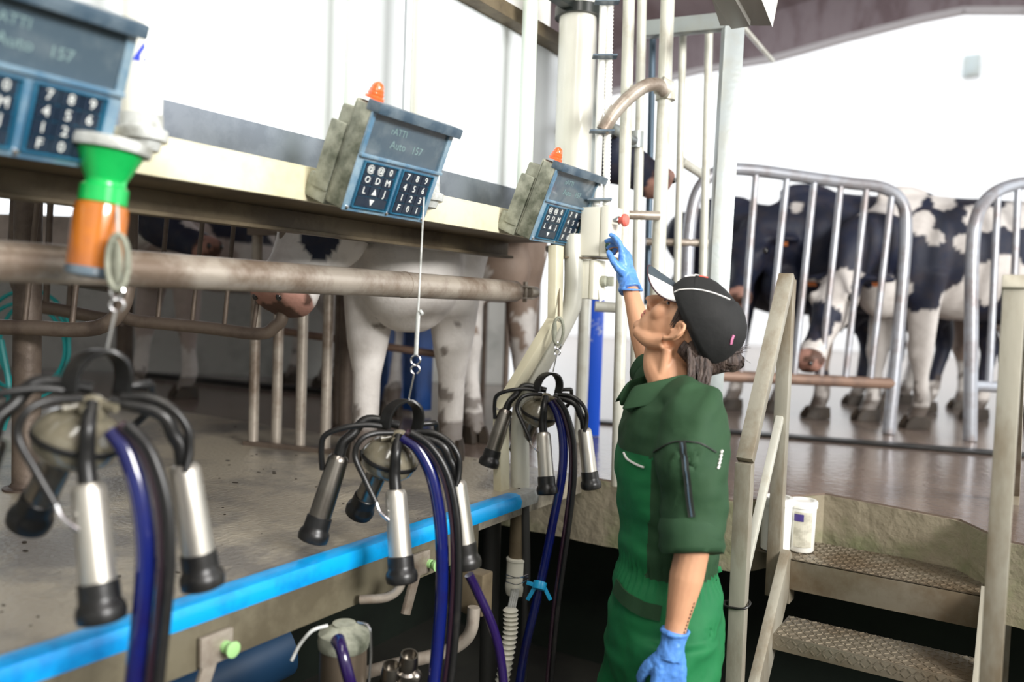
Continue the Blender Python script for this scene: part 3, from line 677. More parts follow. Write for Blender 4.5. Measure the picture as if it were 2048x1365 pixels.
b = MB(); b.beam(at(1290, 60, D=3.3), at(1470, 42, D=3.1), .05, .06); tag(b.build('top_bar', m_galv, bevel=.003), 'pale bar across the tops of the slim pipes', 'bar')
b = MB(); b.cyl(at(1252, 430, D=2.8), at(1318, 432, D=2.82), .0155, 14); tag(b.build('cross_pipe', m_pipe), 'short dirty cross pipe level with the red button', 'pipe')
b = MB(); b.cyl(at(1292, 484, D=3.32), at(1440, 487, D=3.32), .015, 14); tag(b.build('cross_bar', m_pipe), 'brownish cross bar between slim pipes above the visor', 'pipe')
r = thing('curved_pipe', at(1218, 250, D=2.7), 'dirty curved pipe arching to a clamp on the thick pale pipe', 'pipe')
b = MB(); b.tube([at(1205, 262, D=2.70), at(1232, 222, D=2.70), at(1262, 192, D=2.72), at(1292, 172, D=2.74), at(1316, 170, D=2.77), at(1330, 184, D=2.79)], .0225, 18); b.build('pipe', m_pipe, r)
b = MB(); b.tube([at(1318, 170, D=2.79), at(1338, 182, D=2.80)], .032, 16, smooth=False); b.lathe(at(1331, 195, D=2.85), (0, 0, -1), [(.028, -.03), (.034, -.03), (.034, .01), (.028, .01)], 18); b.build('clamp', m_palepipe, r)
r = thing('lower_clamp_pipe', at(1250, 285, D=2.9), 'short pale slanted pipe with clamp below the curved pipe', 'pipe')
b = MB(); b.cyl(at(1218, 252, D=2.85), at(1268, 282, D=2.98), .017, 14); b.lathe(at(1272, 280, D=3.05), (0, 0, -1), [(.018, -.03), (.028, -.03), (.028, .03), (.018, .03)], 16); b.build('pipe', m_galv, r)

# lamp housing at the top
r = thing('lamp_housing', at(1480, 40, D=2.5), 'grey and white sheet metal lamp housing cut off at the top edge', 'lamp')
A = [at(1405, -60, D=2.3), at(1440, 52, D=2.6), at(1545, 52, D=2.6), at(1500, -60, D=2.3)]
b = MB(); b.prism(A, (0, 0, .012)); b.beam(at(1418, -60, D=2.3), at(1482, 50, D=2.58), .06, .02); b.build('base_plate', m_lamp, r, bevel=.002)
b = MB(); b.prism([at(1520, -60, D=2.4), at(1500, -60, D=2.3), at(1545, 55, D=2.6), at(1556, 0, D=2.6)], (0, 0, .01)); b.build('white_side', m_white, r)
b = MB(); b.cyl(at(1483, 50, D=3.4), at(1545, 122, D=4.2), .012, 10); tag(b.build('stay_rod', m_palepipe), 'thin pale rod slanting down from the lamp housing to the roof edge', 'rod')

# ================================================================== STAIRS
sx0, sx1 = -.605, -.095
r = thing('pit_stairs', (-.35, 2.4, PITZ), 'steel pit stairs with chequer plate treads between two stringers', 'stairs')
ST = [(2.59, 2.84, .745), (2.42, 2.60, .565), (2.25, 2.43, .385), (2.08, 2.26, .205), (1.91, 2.09, .05)]
def tread(yf, yk, z, first):
    b = MB(); b.bx(sx0, sx1, yf, yk, z - .006, z); b.bx(sx0, sx1, yf, yf + .005, z - (.095 if first else .045), z)
    if first: b.bx(-.72, sx0, yf + .03, yk, z - .006, z)
    o = b.build('tread', m_tread, r, bevel=.002)
    b = MB()
    nx = 30; ny = max(5, int((yk - yf) / .022))
    for i in range(nx):
        for j in range(ny):
            x = sx0 + .012 + (sx1 - sx0 - .024) * i / (nx - 1); y = yf + .012 + (yk - yf - .02) * j / (ny - 1)
            an = math.radians(45 if (i + j) % 2 else -45)
            b.box((x, y, z + .0008), (.015, .0035, .0016), Matrix.Rotation(an, 3, 'Z'))
    b.build('chequer_pattern', m_tread, o, smooth=False)
    if not first:
        b = MB()
        for i in range(nx):
            for j in range(2):
                x = sx0 + .012 + (sx1 - sx0 - .024) * i / (nx - 1); an = math.radians(45 if (i + j) % 2 else -45)
                b.box((x, yf - .0006, z - .012 - j * .016), (.014, .0016, .0035), Matrix.Rotation(an, 3, 'Y'))
        b.build('nosing_pattern', m_tread, o, smooth=False)
for i, (yf, yk, z) in enumerate(ST): tread(yf, yk, z, i == 0)
for k, x in enumerate((sx0 - .015, sx1 + .015)):
    b = MB(); b.beam((x, 2.62, .74), (x, 1.86, -.08), .03, .10); b.bx(x - .015, x + .015, 2.60, 2.66, .60, .735); b.build('stringer', m_handrail, r, bevel=.002)
def handrail(x, a_, b_, lab, brace):
    # a_: lower (near) knee, b_: top far end
    h = thing('handrail', (x, 2.25, PITZ), lab, 'handrail', 'stair handrails')
    b = MB(); b.beam(a_, b_, .045, .03, up=(0, -1, .6)); b.build('top_tube', m_handrail, h, bevel=.003)
    b = MB(); b.beam(a_ + V((0, .0, -.005)), V((x, a_.y + .01, PITZ)), .045, .035, up=(0, 1, 0)); b.build('front_post', m_handrail, h, bevel=.003)
    b = MB(); b.beam(b_ + V((0, .02, -.01)), V((x, b_.y + .02, PITZ + .72)), .04, .04, up=(0, 1, 0)); b.build('rear_post', m_handrail, h, bevel=.003)
    if brace:
        b = MB(); b.beam(V((x, b_.y, 1.18)), V((x, a_.y + .02, .73)), .022, .022); b.build('brace', m_palepipe, h, bevel=.002)
    return h
a1 = at(1490, 922, X=-.655); b1 = at(1574, 552, X=-.655)
handrail(-.655, a1, b1, 'left stair handrail of weathered square tube behind the woman', True)
a2 = at(2024, 985, X=-.045); b2 = at(2030, 562, X=-.045)
handrail(-.045, a2, b2, 'right stair handrail of weathered square tube at the picture edge', False)
pw = at(1472, 1215, X=-.655)
b = MB(); q = V((-.655, a1.y + .01, pw.z)); b.tube([q + V((-.04, 0, .0)), q + V((-.03, -.025, -.005)), q + V((.02, -.028, 0)), q + V((.03, .0, .01)), q + V((.0, .026, .01)), q + V((-.04, .0, -.002)), q + V((-.07, -.01, 0))], .0035, 8)
tag(b.build('wire_loop', m_blackrub), 'dark wire looped round the left handrail post', 'wire')
# buckets on the floor edge / top tread
def bucket(px, py0, py1, D, rr, lab, cut):
    base = at(px, py1, D=D); top = at(px, py0, D=D); h = (top - base).length
    base = V((base.x, base.y, base.z))
    r = thing('plastic_tub', base, lab, 'tub', 'white plastic tubs')
    b = MB(); b.lathe(base, (0, 0, 1), [(rr * .85, 0), (rr * .93, .004), (rr, h * .9), (rr * 1.02, h * .9)], 28); b.build('tub_body', m_white, r)
    b = MB(); b.lathe(base, (0, 0, 1), [(rr * .98, h * .86), (rr * 1.07, h * .865), (rr * 1.08, h * .97), (rr * 1.0, h), (rr * .8, h), (rr * .78, h * .97), (.01, h * .97)], 28); b.build('lid', m_white, r)
    if cut:
        b = MB(); vd = (CAMP - base); vd.z = 0; vd.normalize(); sd = V((0, 0, 1)).cross(vd)
        def on(a, z): return base + (vd * math.cos(a) + sd * math.sin(a)) * (rr * 1.0 + .0015) + V((0, 0, z))
        def patch(a0, a1, z0, z1, mat, nm):
            bb = MB(); n = 8
            for i in range(n):
                u0 = a0 + (a1 - a0) * i / n; u1 = a0 + (a1 - a0) * (i + 1) / n
                bb.add([on(u0, z0), on(u1, z0), on(u1, z1), on(u0, z1)], [(0, 1, 2, 3)])
            bb.build(nm, mat, r, smooth=False)
        patch(-.6, .75, h * .12, h * .8, M('label_paper', (.6, .58, .48), .6, 0, (.35, .33, .26), .7, 30), 'label')
        base = base + vd * .001
        patch(-.6, .1, h * .62, h * .76, M('purple_label', (.06, .04, .2), .5), 'purple_label')
    return r
tt = .748
def on_tread(px, Y):
    q = at(px, 1112, Y=Y); return V((q.x, Y, tt))
def tub_at(px, Y, hpx, rr, lab, cut):
    q = on_tread(px, Y); D = (q - CAMP).dot(FWD)
    c = R3.transposed() @ (q - CAMP); py = 682.5 - F_PX * c.y / c.z; pxx = 1024 + F_PX * c.x / c.z
    bucket(pxx, py - hpx, py, D, rr, lab, cut)
tub_at(1601, 2.70, 102, .042, 'open white plastic tub with purple label on the top tread', True)
tub_at(1549, 2.655, 106, .048, 'plain white plastic tub half hidden behind the left handrail', False)

# ================================================================== GATES
def gate(name, pts_outline, rr, bars, rb, lab, mat, extra=None, matb=None):
    q0 = min(pts_outline, key=lambda p: p.z)
    h = thing(name, q0, lab, 'gate')
    b = MB(); b.tube(pts_outline, rr, 16, 6); b.build('frame', mat, h)
    for a, c in bars: b = MB(); b.cyl(a, c, rb, 12); b.build('bar', matb or mat, h)
    for a, c, r_ in (extra or []): b = MB(); b.cyl(a, c, r_, 14); b.build('rail', mat, h)
    return h
m_gate = M('cow_gate_pipe', (.40, .42, .46), .35, .4, (.22, .17, .15), .7, 5)
m_gate2 = M('gate_rail_rusty', (.28, .18, .13), .5, .2, (.15, .1, .08), .7, 6)
# right cow gate : left end nearer
G0 = at(1445, 868, Z=PZ); G1 = at(1777, 868, Z=PZ)
def gd(x): 
    t = (x - 1445) / (1777 - 1445); return ((G0 - CAMP).dot(FWD)) * (1 - t) + ((G1 - CAMP).dot(FWD)) * t
def gp(x, y): return at(x, y, D=gd(x))
fr = [gp(1368, 860), gp(1372, 620), gp(1380, 450), gp(1400, 375), gp(1440, 342), gp(1500, 340), gp(1600, 353), gp(1700, 367), gp(1765, 376), gp(1802, 402), gp(1812, 455), gp(1802, 600), gp(1788, 760), gp(1777, 868)]
bars = [(gp(1512, 345), gp(1480, 755)), (gp(1574, 352), gp(1532, 757)), (gp(1629, 360), gp(1587, 758)), (gp(1682, 367), gp(1640, 760)), (gp(1733, 374), gp(1690, 762)), (gp(1784, 388), gp(1740, 764))]
hg = gate('cow_gate', fr, .031, bars, .017, 'curved pipe gate with six bars in front of the cows', m_gate, None, m_gate)
b = MB(); b.cyl(gp(1440, 752), gp(1790, 768), .029, 16); b.build('bottom_rail', m_gate2, hg)
b = MB(); b.cyl(at(1405, 350, D=3.9), at(1362, 322, D=3.75), .022, 14); tag(b.build('gate_stub', m_palepipe), 'short pale stub pipe joining gate to slim pipes', 'pipe')
D2 = (at(1940, 882, Z=PZ) - CAMP).dot(FWD)
def g2(x, y): return at(x, y, D=D2 + (x - 1940) * .0012)
fr = [g2(1940, 882), g2(1942, 700), g2(1944, 520), g2(1952, 440), g2(1975, 398), g2(2015, 374), g2(2080, 366), g2(2300, 372)]
gate('cow_gate', fr, .032, [(g2(1996, 384), g2(1978, 770)), (g2(2036, 372), g2(2020, 772)), (g2(2080, 372), g2(2066, 774))], .017, 'second curved pipe gate at the right picture edge', m_gate, [(g2(1945, 772), g2(2250, 790), .028)])

# left gates hanging over the platform
def P(D): return lambda x, y: at(x, y, D=D)
g = P(2.65)
gate('entrance_gate', [g(238, 360), g(240, 560), g(244, 620), g(262, 640), g(330, 648), g(420, 657), g(515, 668), g(548, 655), g(568, 610), g(572, 380)], .0205,
     [(g(339, 380), g(315, 645)), (g(412, 380), g(383, 655)), (g(474, 380), g(448, 658)), (g(515, 600), g(506, 665))], .0075, 'right hanging hoop gate with thin bars near the white cow head', m_pipe2)
g = P(2.35)
gate('entrance_gate', [g(-120, 652), g(60, 656), g(150, 660), g(205, 652), g(240, 622), g(256, 560), g(262, 380)], .022,
     [(g(78, 380), g(48, 655)), (g(160, 500), g(143, 658))], .008, 'left hanging hoop gate cut off by the left picture edge', m_pipe2)
g = P(3.0)
gate('entrance_gate', [g(36, 380), g(30, 520), g(40, 580), g(72, 610), g(130, 622), g(200, 636), g(245, 640)], .024,
     [(g(68, 380), g(66, 600)), (g(102, 380), g(92, 612)), (g(143, 560), g(138, 620))], .011, 'rear hoop gate behind the amber bottle', m_pipe2)
b = MB(); p = at(66, 600, D=2.55); q = at(52, 978, Z=PZ); b.cyl(V((q.x, q.y, 1.75)), q, .038, 20)
r = thing('floor_post', q, 'round floor post with base flange at the far left of the platform', 'post'); b.build('pipe', m_pipe2, r)
b = MB(); b.lathe(q, (0, 0, 1), [(.062, 0), (.062, .006), (.045, .01), (.038, .02)], 24); b.build('base_flange', m_pipe2, r)
r = thing('coil_spring', at(160, 585, D=3.0), 'small coil spring on a rod behind the amber bottle', 'spring')
b = MB(); a = at(118, 563, D=3.0); c = at(215, 578, D=3.0); n = 200; dd = (c - a)
b.tube([a + dd * (k / n) + (V((0, 0, 1)) * math.cos(k * .9) + FWD * math.sin(k * .9)) * .011 for k in range(n + 1)], .0022, 5, 1); b.build('coil', m_darksteel, r)
b = MB(); b.cyl(a - dd * .5, c + dd * .5, .006, 8); b.build('rod', m_pipe2, r)
# bar fence behind the middle cluster
xs = [(506, 890), (552, 892), (600, 898), (650, 904)]
h = thing('bar_fence', at(580, 900, Z=PZ), 'rusty barred fence standing on the platform left of the white cow', 'fence')
for x, y in xs:
    q = at(x, y, Z=PZ); b = MB(); b.cyl(q, V((q.x, q.y, 1.75)), .0205, 14); b.build('bar', m_pipe, h)
a = at(490, 890, Z=PZ); c = at(668, 908, Z=PZ); b = MB(); b.beam(a + V((0, 0, .008)), c + V((0, 0, .008)), .03, .016); b.build('bottom_rail', m_pipe2, h)
b = MB(); b.beam(V((a.x, a.y, 1.75)), V((c.x, c.y, 1.75)), .03, .03); b.build('top_rail', m_pipe2, h)
for (x, y, rr, lab) in [(690, 860, .033, 'thick dark post just left of the white cow forelegs'), (672, 850, .018, 'slim dark post beside the thick dark one'), (248, 770, .05, 'dark wide post behind the nearest milking cluster'), (930, 800, .022, 'dark upright pipe between the cow legs'), (1010, 800, .02, 'grey upright pipe behind the muddy cow leg'), (1066, 790, .03, 'dark upright pipe seen between the rail end and the flat bar post'), (965, 790, .018, 'slim dark pipe behind the white cow right foreleg')]:
    q = at(x, y, Z=PZ); b = MB(); b.cyl(q, V((q.x, q.y, 2.1)), rr * (1 if y < 850 else 1), 16); tag(b.build('barrier_post', m_pipe2), lab, 'post', 'dark barrier posts')
b = MB(); b.cyl(at(560, 662, D=3.9), at(960, 722, D=3.9), .018, 12); tag(b.build('low_barrier_rail', m_gate2), 'reddish low rail behind the barred fence', 'rail')
# blue sheet between legs
b = MB(); n = 14; pts0 = []
a = at(728, 800, D=4.35); c = at(862, 800, D=4.35)
rr = []
for i in range(n + 1):
    t = i / n; p = a.lerp(c, t) + FWD * .03 * math.sin(t * 14); rr.append([V((p.x, p.y, PZ + .02)), V((p.x, p.y, 1.75)), V((p.x, p.y, 1.75)) + FWD * .01, V((p.x, p.y, PZ + .02)) + FWD * .01])
b.ring_loft(rr); tag(b.build('rubber_curtain', m_bluesheet), 'dark blue rubber sheet hanging behind the white cow forelegs', 'curtain')
# teal hose coil
r = thing('hose_coil', at(60, 800, D=3.3), 'teal garden hose coiled on the back wall at far left', 'hose')
b = MB(); cc = at(55, 690, D=3.4)
pts = []
for k in range(60):
    t = k / 60 * math.pi * 2 * 3; rad = .17 + .03 * math.sin(t * .7) ; pts.append(cc + RIGHT * math.cos(t) * rad * (1 + .1 * math.sin(t / 3)) + V((0, 0, 1)) * math.sin(t) * rad * 1.15 + FWD * .02 * math.sin(t * .5))
b.tube(pts, .0085, 8, 3); b.tube([at(2, 680, D=3.3), at(20, 790, D=3.3), at(5, 860, D=3.3)], .012, 8); b.build('hose', m_teal, r)
q = at(474, 450, D=6.12); b = MB(); b.box(V((q.x, q.y, 2.16)), (.24, .02, .27), Matrix.Rotation(math.atan2(RIGHT.y, RIGHT.x), 3, 'Z')); tag(b.build('green_sign', M('mint_green_sheet', (.32, .62, .42), .5)), 'mint green sheet seen past the black cow head', 'panel')
b = MB(); b.tube([at(290, 750, Z=PZ + .02), at(380, 758, Z=PZ + .02), at(480, 768, Z=PZ + .02), at(720, 790, Z=PZ + .02)], .02, 8); tag(b.build('floor_hose', m_blackrub), 'black hose lying along the foot of the back wall', 'hose')
# dark kerb mat under cows at right
b = MB(); a = at(1400, 870, Z=PZ); c = at(2100, 905, Z=PZ); b.beam(V((a.x - .6, a.y - .0, PZ + .006)), V((c.x + 1, c.y + .05, PZ + .006)), .10, .012); tag(b.build('rubber_kerb', m_blackrub, bevel=.003), 'black rubber kerb strip on the wet floor under the cow gates', 'kerb')
b = MB()
for k in range(190):
    x = EX - .06 - abs(random.gauss(0, .9)); y = random.uniform(-.3, 3.2)
    if y > EY: continue
    s_ = random.uniform(.0015, .006); an = random.uniform(0, 3.1)
    b.ell((x, y, PZ + s_ * .15), (s_ * random.uniform(1, 2.2), s_, s_ * .35), Matrix.Rotation(an, 3, 'Z'), 8, 5)
tag(b.build('dirt_crumbs', M('dark_dirt', (.03, .022, .014), .9)), 'dark crumbs of dirt scattered over the concrete platform', 'dirt', None, 'stuff')
# ================================================================== COWS
BLACK = V((.007, .012, .034)); WHITE = V((.74, .70, .66)); PINK = V((.42, .22, .17)); MUD = V((.07, .045, .03))  # BLACK is navy: bluish haze over the black coats is put into the colour
def rings_ell(mb, st, seg=24):
    rr = []
    for x, zc, hh, hw in st:
        rr.append([V((x, hw * math.sin(a), zc + hh * math.cos(a))) for a in [2 * math.pi * k / seg for k in range(seg)]])
    mb.ring_loft(rr)
def cow(pos, heading, label, seed=0, thr=.0, head=None, patches=(), scale=1.0, front=(0, 0), hind=(0, 0), tagcol=None, collar=False, legwhite=.62, headup=.0, vox=.02, neck_mid=None, hs=1.0, lk=1.0, udder=True, brisk=0.):
    """local x forward, y left, z up; head = (poll point, muzzle point)"""
    r = thing('cow', pos, label, 'cow', 'dairy cows')
    b = MB()
    rings_ell(b, [(-.88, 1.14, .10, .09), (-.84, 1.14, .22, .19), (-.70, 1.12, .29, .26), (-.45, 1.05, .345, .30), (-.1, 1.01, .375, .345), (.2, 1.01, .37, .33), (.45, 1.05, .34, .25), (.62, 1.09, .28, .19), (.74, 1.12, .17, .11)])
    for s in (-1, 1):
        b.ell((-.62, s * .19, 1.28), (.12, .09, .09)); b.ell((-.84, s * .1, 1.22), (.06, .05, .06)); b.ell((-.62, s * .17, .93), (.20, .11, .30)); b.ell((.50, s * .17, .98), (.16, .10, .30))
    b.ell((.62, 0, .80 - brisk), (.17, .14 + brisk * .5, .17 + brisk * .7)); b.ell((.52, 0, 1.36), (.2, .06, .07))
    if udder: b.ell((-.35, 0, .68), (.2, .16, .13))
    for sx in ((-.42, -.28) if udder else ()):
        for s in (-1, 1): b.tube([(sx, s * .07, .60), (sx, s * .075, .50)], [.022, .012], 8, smooth=False)
    for i, s in enumerate((-1, 1)):
        f = front[i]; w_ = .155
        b.tube([(.48, s * .17, .92), (.49 + f * .2, s * w_, .70), (.50 + f * .55, s * w_, .45), (.50 + f * .7, s * w_, .30), (.50 + f * .9, s * w_, .15), (.53 + f * .95, s * w_, .07), (.54 + f * .95, s * w_, .03)],
               [.125 * lk, .092 * lk, .066 * lk, .043 * lk, .050, .048, .058], 14, 4)
        b.ell((.515 + f * .55, s * w_, .44), (.062 * lk, .064 * lk, .08))
        g = hind[i]; w2 = .17
        b.tube([(-.58, s * .17, .90), (-.56 + g * .1, s * w2, .72), (-.66 + g * .3, s * w2, .55), (-.69 + g * .5, s * w2, .42), (-.67 + g * .7, s * w2, .28), (-.66 + g * .9, s * w2, .15), (-.62 + g * .95, s * w2, .07), (-.61 + g * .95, s * w2, .03)],
               [.15, .11, .072, .052, .043, .050, .048, .058], 14, 4)
        b.ell((-.70 + g * .35, s * w2, .52), (.05, .045, .06))
    Mx = Matrix.Translation(pos) @ Matrix.Rotation(heading, 4, 'Z') @ Matrix.Scale(scale, 4)
    inv = Mx.inverted()
    cl_ = inv @ CAMP; patches = [((inv @ at(c[0], c[1], D=c[2])) if abs(c[0]) > 50 else V(c), rad, cc, abs(c[0]) > 50) for c, rad, cc in patches]
    poll, muz = head or (V((1.12, 0, 1.32)), V((1.45, 0, .98)))
    if abs(poll[0]) > 50: poll = inv @ at(poll[0], poll[1], D=poll[2]); muz = inv @ at(muz[0], muz[1], D=muz[2])
    poll = V(poll); muz = V(muz); nm = V(neck_mid) if neck_mid else V((.82, poll.y * .35, (1.12 + poll.z) / 2))
    b.tube([(.52, 0, 1.12), nm, poll], [.25, .17, .115], 18, 6, flat=.8)
    b.tube([(.60, 0, .95), nm - V((0, 0, .12)), poll - V((0, 0, .1))], [.17, .09, .06], 14, 5, flat=.6)
    hd = (muz - poll); hl = hd.length; hd.normalize(); side = hd.cross(V((0, 0, 1))).normalized()
    if side.length < .5: side = V((0, 1, 0))
    upd = side.cross(hd).normalized()
    if upd.z < 0: upd = -upd
    def hp(f, u, s): return poll + hd * hl * f + upd * u + side * s
    sect = [(-.10, .0, .07, .075), (0, .0, .105, .105), (.18, -.01, .125, .115), (.34, -.015, .12, .115), (.52, -.015, .095, .08), (.72, -.015, .078, .065), (.86, -.015, .082, .078), (.96, -.01, .078, .08), (1.03, -.01, .05, .055)]
    rr = []
    for f, u, hh, hw in sect: hh *= hs; hw *= hs; rr.append([hp(f, u, 0) + upd * hh * math.cos(a) * (.9 if math.cos(a) > 0 else 1.05) + side * hw * math.sin(a) for a in [2 * math.pi * k / 20 for k in range(20)]])
    b.ring_loft(rr)
    for s in (-1, 1):
        b.ell(hp(.30, .055 * hs, s * .095 * hs), (.035, .035, .035)); b.ell(hp(.97, .03 * hs, s * .04 * hs), (.03, .025, .028))
        e0 = hp(.02, .03, s * .09); e1 = hp(-.02, -.01, s * .26); rot = (e1 - e0).to_track_quat('X', 'Z').to_matrix()
        b.ell(e0.lerp(e1, .55), (.115, .06, .022), rot)
        b.ell(e0.lerp(e1, .2), (.06, .035, .03), rot)
    b.tube([(-.86, 0, 1.28), (-.94, 0, 1.15), (-.95, 0, .85), (-.93, .01, .55)], [.03, .024, .017, .014], 10, 5); b.ell((-.93, .01, .45), (.03, .03, .12))
    b.xf(Mx)
    def post(me):
        ca = me.color_attributes.new('coat', 'FLOAT_COLOR', 'POINT'); cols = []
        for v in me.vertices:
            p = inv @ v.co
            n = noise.fractal(V((p.x * 1.5 + seed * 7.3, p.y * 1.2 + seed * 3.1, p.z * 1.3 + seed)), 1., 2., 3)
            t = 1.0 if n > thr else 0.0
            hq = (p - poll); f = hq.dot(hd) / hl
            if p.z < legwhite and p.x < .8: t = 1
            col = WHITE.lerp(BLACK, 1 - t)
            for c, rad, cc, is_px in patches:
                d = (p - c)
                if is_px:
                    rv = (c - cl_).normalized(); al = d.dot(rv)
                    if abs(al) < .3: d = d - rv * al
                d = V((d.x / rad[0], d.y / rad[1], d.z / rad[2])) if hasattr(rad, '__len__') else d / rad
                if d.length + .55 * noise.noise(p * 5 + V((seed, 0, 0))) + .3 * noise.noise(p * 13) < 1: col = cc
            if f > .90 and (p - hp(f, 0, 0)).length < .2: col = PINK if noise.noise(p * 14) > -.15 else V((.10, .05, .035))
            # mud splashes on the lower legs and belly underside
            mudn = noise.fractal(p * 9 + V((seed, 2, 5)), .8, 2., 3)
            k = max(0, min(1, (.45 - p.z) / .35)) * .62
            if p.z < .6 and mudn > .75 - k: col = col.lerp(MUD, .7)
            if p.z < .13: col = col.lerp(MUD, .7)
            cols += [col.x, col.y, col.z, 1]
        ca.data.foreach_set('color', cols)
    body = remeshed(b, 'body', m_cow, vox, 3, r, None, post)
    for i, s in enumerate((-1, 1)):
        for (x, w_, off) in ((.54, .155, front[i] * .95), (-.61, .17, hind[i] * .95)):
            hb = MB()
            for t in (-1, 1):
                c = V((x + off, s * w_ + t * .03, 0))
                hb.ring_loft([[c + V((dx * k + sh, dy * k, z)) for dx, dy in ((.085, .008 * t), (.06, .026), (-.02, .03), (-.07, .022), (-.07, -.022), (-.02, -.03), (.06, -.026))] for z, k, sh in ((0.0, 1, .0), (.03, .95, -.004), (.07, .72, -.018))])
            hb.xf(Mx); hb.build('hoof', m_hoof, r)
        eb = MB(); eb.ell(hp(.31, .06 * hs, s * .113 * hs), (.02, .02, .02)); eb.xf(Mx); eb.build('eye', m_eye, r)
        nb = MB(); nb.ell(hp(1.02, .022 * hs, s * .038 * hs), (.012, .010, .014)); nb.xf(Mx); nb.build('nostril', m_eye, r)
    if tagcol:
        for s in (-1, 1):
            tb = MB(); p = hp(-.0, .0, s * .19); tb.box(p + hd * .02, (.055, .006, .065), (hd).to_track_quat('Y', 'Z').to_matrix()); tb.xf(Mx); tb.build('ear_tag', tagcol, r, bevel=.002)
    if collar:
        cb = MB(); c0 = nm.lerp(poll, .6); ax = (poll - nm).normalized(); u = ax.cross(V((0, 1, 0))).normalized(); v_ = ax.cross(u)
        pts = [c0 + (u * math.cos(t) * .165 + v_ * math.sin(t) * .15) for t in [k * math.pi / 8 for k in range(17)]]
        cb.tube(pts, .02, 8, 2, flat=.3); cb.xf(Mx); co = cb.build('collar', m_strap, r)
        low = min(pts, key=lambda p: p.z); tb = MB(); tb.box(low - V((0, 0, .02)), (.06, .07, .10)); tb.xf(Mx); tb.build('transponder', m_strap, co, bevel=.01)
    return r
def cpos(x, y, d0):   # ground point under pixel
    q = at(x, y, Z=PZ); return V((q.x, q.y, PZ))
PI = math.pi
hl_img = math.atan2(-RIGHT.y, -RIGHT.x)         # heading towards image left
hn_img = math.atan2(-FWD.y, -FWD.x)             # heading towards the camera
def place(fx, fy, heading, sc_=1.0, foot=(.5, 0)):
    q = at(fx, fy, Z=PZ); d = Matrix.Rotation(heading, 3, 'Z') @ V((foot[0] * sc_, foot[1] * sc_, 0)); return V((q.x - d.x, q.y - d.y, PZ))
# white cow on the platform facing the pit, head turned left
hA = hn_img + .05
cow(place(815, 912, hA, 1.03), hA, 'white cow with black cheek patch standing behind the rump rail, head lowered to the left', seed=3, thr=-1.9,
    head=((672, 392, 2.82), (548, 600, 2.60)), hs=1.3, lk=1.22, udder=False, brisk=.1, patches=[((632, 482, 2.6), .055, BLACK), ((770, 445, 2.8), .05, BLACK), ((-.5, 0, 1.2), .5, BLACK)], scale=1.03, front=(.05, -.03), collar=True, vox=.016, legwhite=.7)
# muddy legged cow behind it
hG = hn_img + .35
cow(place(975, 862, hG, .95), hG, 'white legged muddy cow standing behind the right foreleg of the white cow', seed=11, thr=.12, front=(.25, .05), scale=.95, legwhite=.8, patches=[((.55, 0, .9), .4, V((.30, .22, .17)))],
    head=(V((1.1, .25, 1.35)), V((1.35, .45, 1.15))))
# black headed cow at far left
hB = hn_img - .6
cow(place(335, 790, hB, .95), hB, 'black headed cow with pale legs near the pale back wall at left', seed=5, thr=.3, front=(.1, -.05), legwhite=.95, head=((300, 425, 4.1), (425, 500, 3.9)), patches=[((.4, 0, .75), .45, V((.5, .42, .38)))], scale=.95)
# right hand group
hD = math.atan2(-.65, -.66)
sD = .93
W_ = WHITE
cow(place(1826, 856, hD, sD, (.5, .155)), hD, 'large blotched black and white cow at right with its white face lowered through the gate', seed=21, thr=.9,
    head=((1688, 560, 4.42), (1612, 728, 4.15)), neck_mid=V((.86, .06, 1.04)),
    patches=[((1745, 385, 4.5), .15, W_), ((1815, 400, 4.5), .10, W_), ((1845, 440, 4.5), .075, W_), ((1872, 475, 4.5), .05, W_), ((1885, 400, 4.5), .06, W_), ((1830, 366, 4.6), .1, W_), ((1915, 366, 4.6), (.2, .3, .05), W_),
             ((1928, 488, 4.5), .055, W_), ((1920, 600, 4.5), .10, W_), ((1968, 440, 4.5), .09, W_), ((1960, 570, 4.5), .12, W_), ((2012, 545, 4.5), .10, W_), ((1905, 632, 4.5), .09, W_), ((2030, 430, 4.5), .07, W_),
             ((.50, .1, .56), (.14, .3, .20), W_), ((.72, .1, .72), (.14, .3, .14), W_),
             ((1645, 640, 4.25), (.30, .30, .26), W_), ((1632, 645, 4.15), (.09, .10, .12), BLACK)],
    front=(.06, -.05), tagcol=m_tag, scale=sD, vox=.017)
hC = hD
cow(place(1628, 836, hC, .96, (.5, .155)), hC, 'mostly black cow in the middle of the gate, dark head turned with orange ear tag', seed=31, thr=.9,
    head=((1500, 480, 4.75), (1475, 600, 4.5)), patches=[((.4, 0, .45), (.3, .4, .2), V((.35, .27, .22)))], front=(.05, -.05), hind=(.1, 0), tagcol=m_tag, legwhite=.2, scale=.96)
cow(place(1470, 818, hD, .93, (.5, .155)), hD, 'black cow with white star at far left of the gate, behind the square post', seed=41, thr=.45,
    head=((1405, 470, 5.4), (1345, 590, 5.2)), patches=[((1440, 395, 5.6), (.10, .10, .08), WHITE)], legwhite=.2, scale=.93)
cow(place(1905, 818, hD, .93, (.5, .155)), hD, 'brown legged cow standing behind the large blotched cow', seed=51, thr=.25, legwhite=.85, front=(.15, -.1), scale=.93, patches=[((.4, 0, .6), .35, V((.36, .27, .22)))])

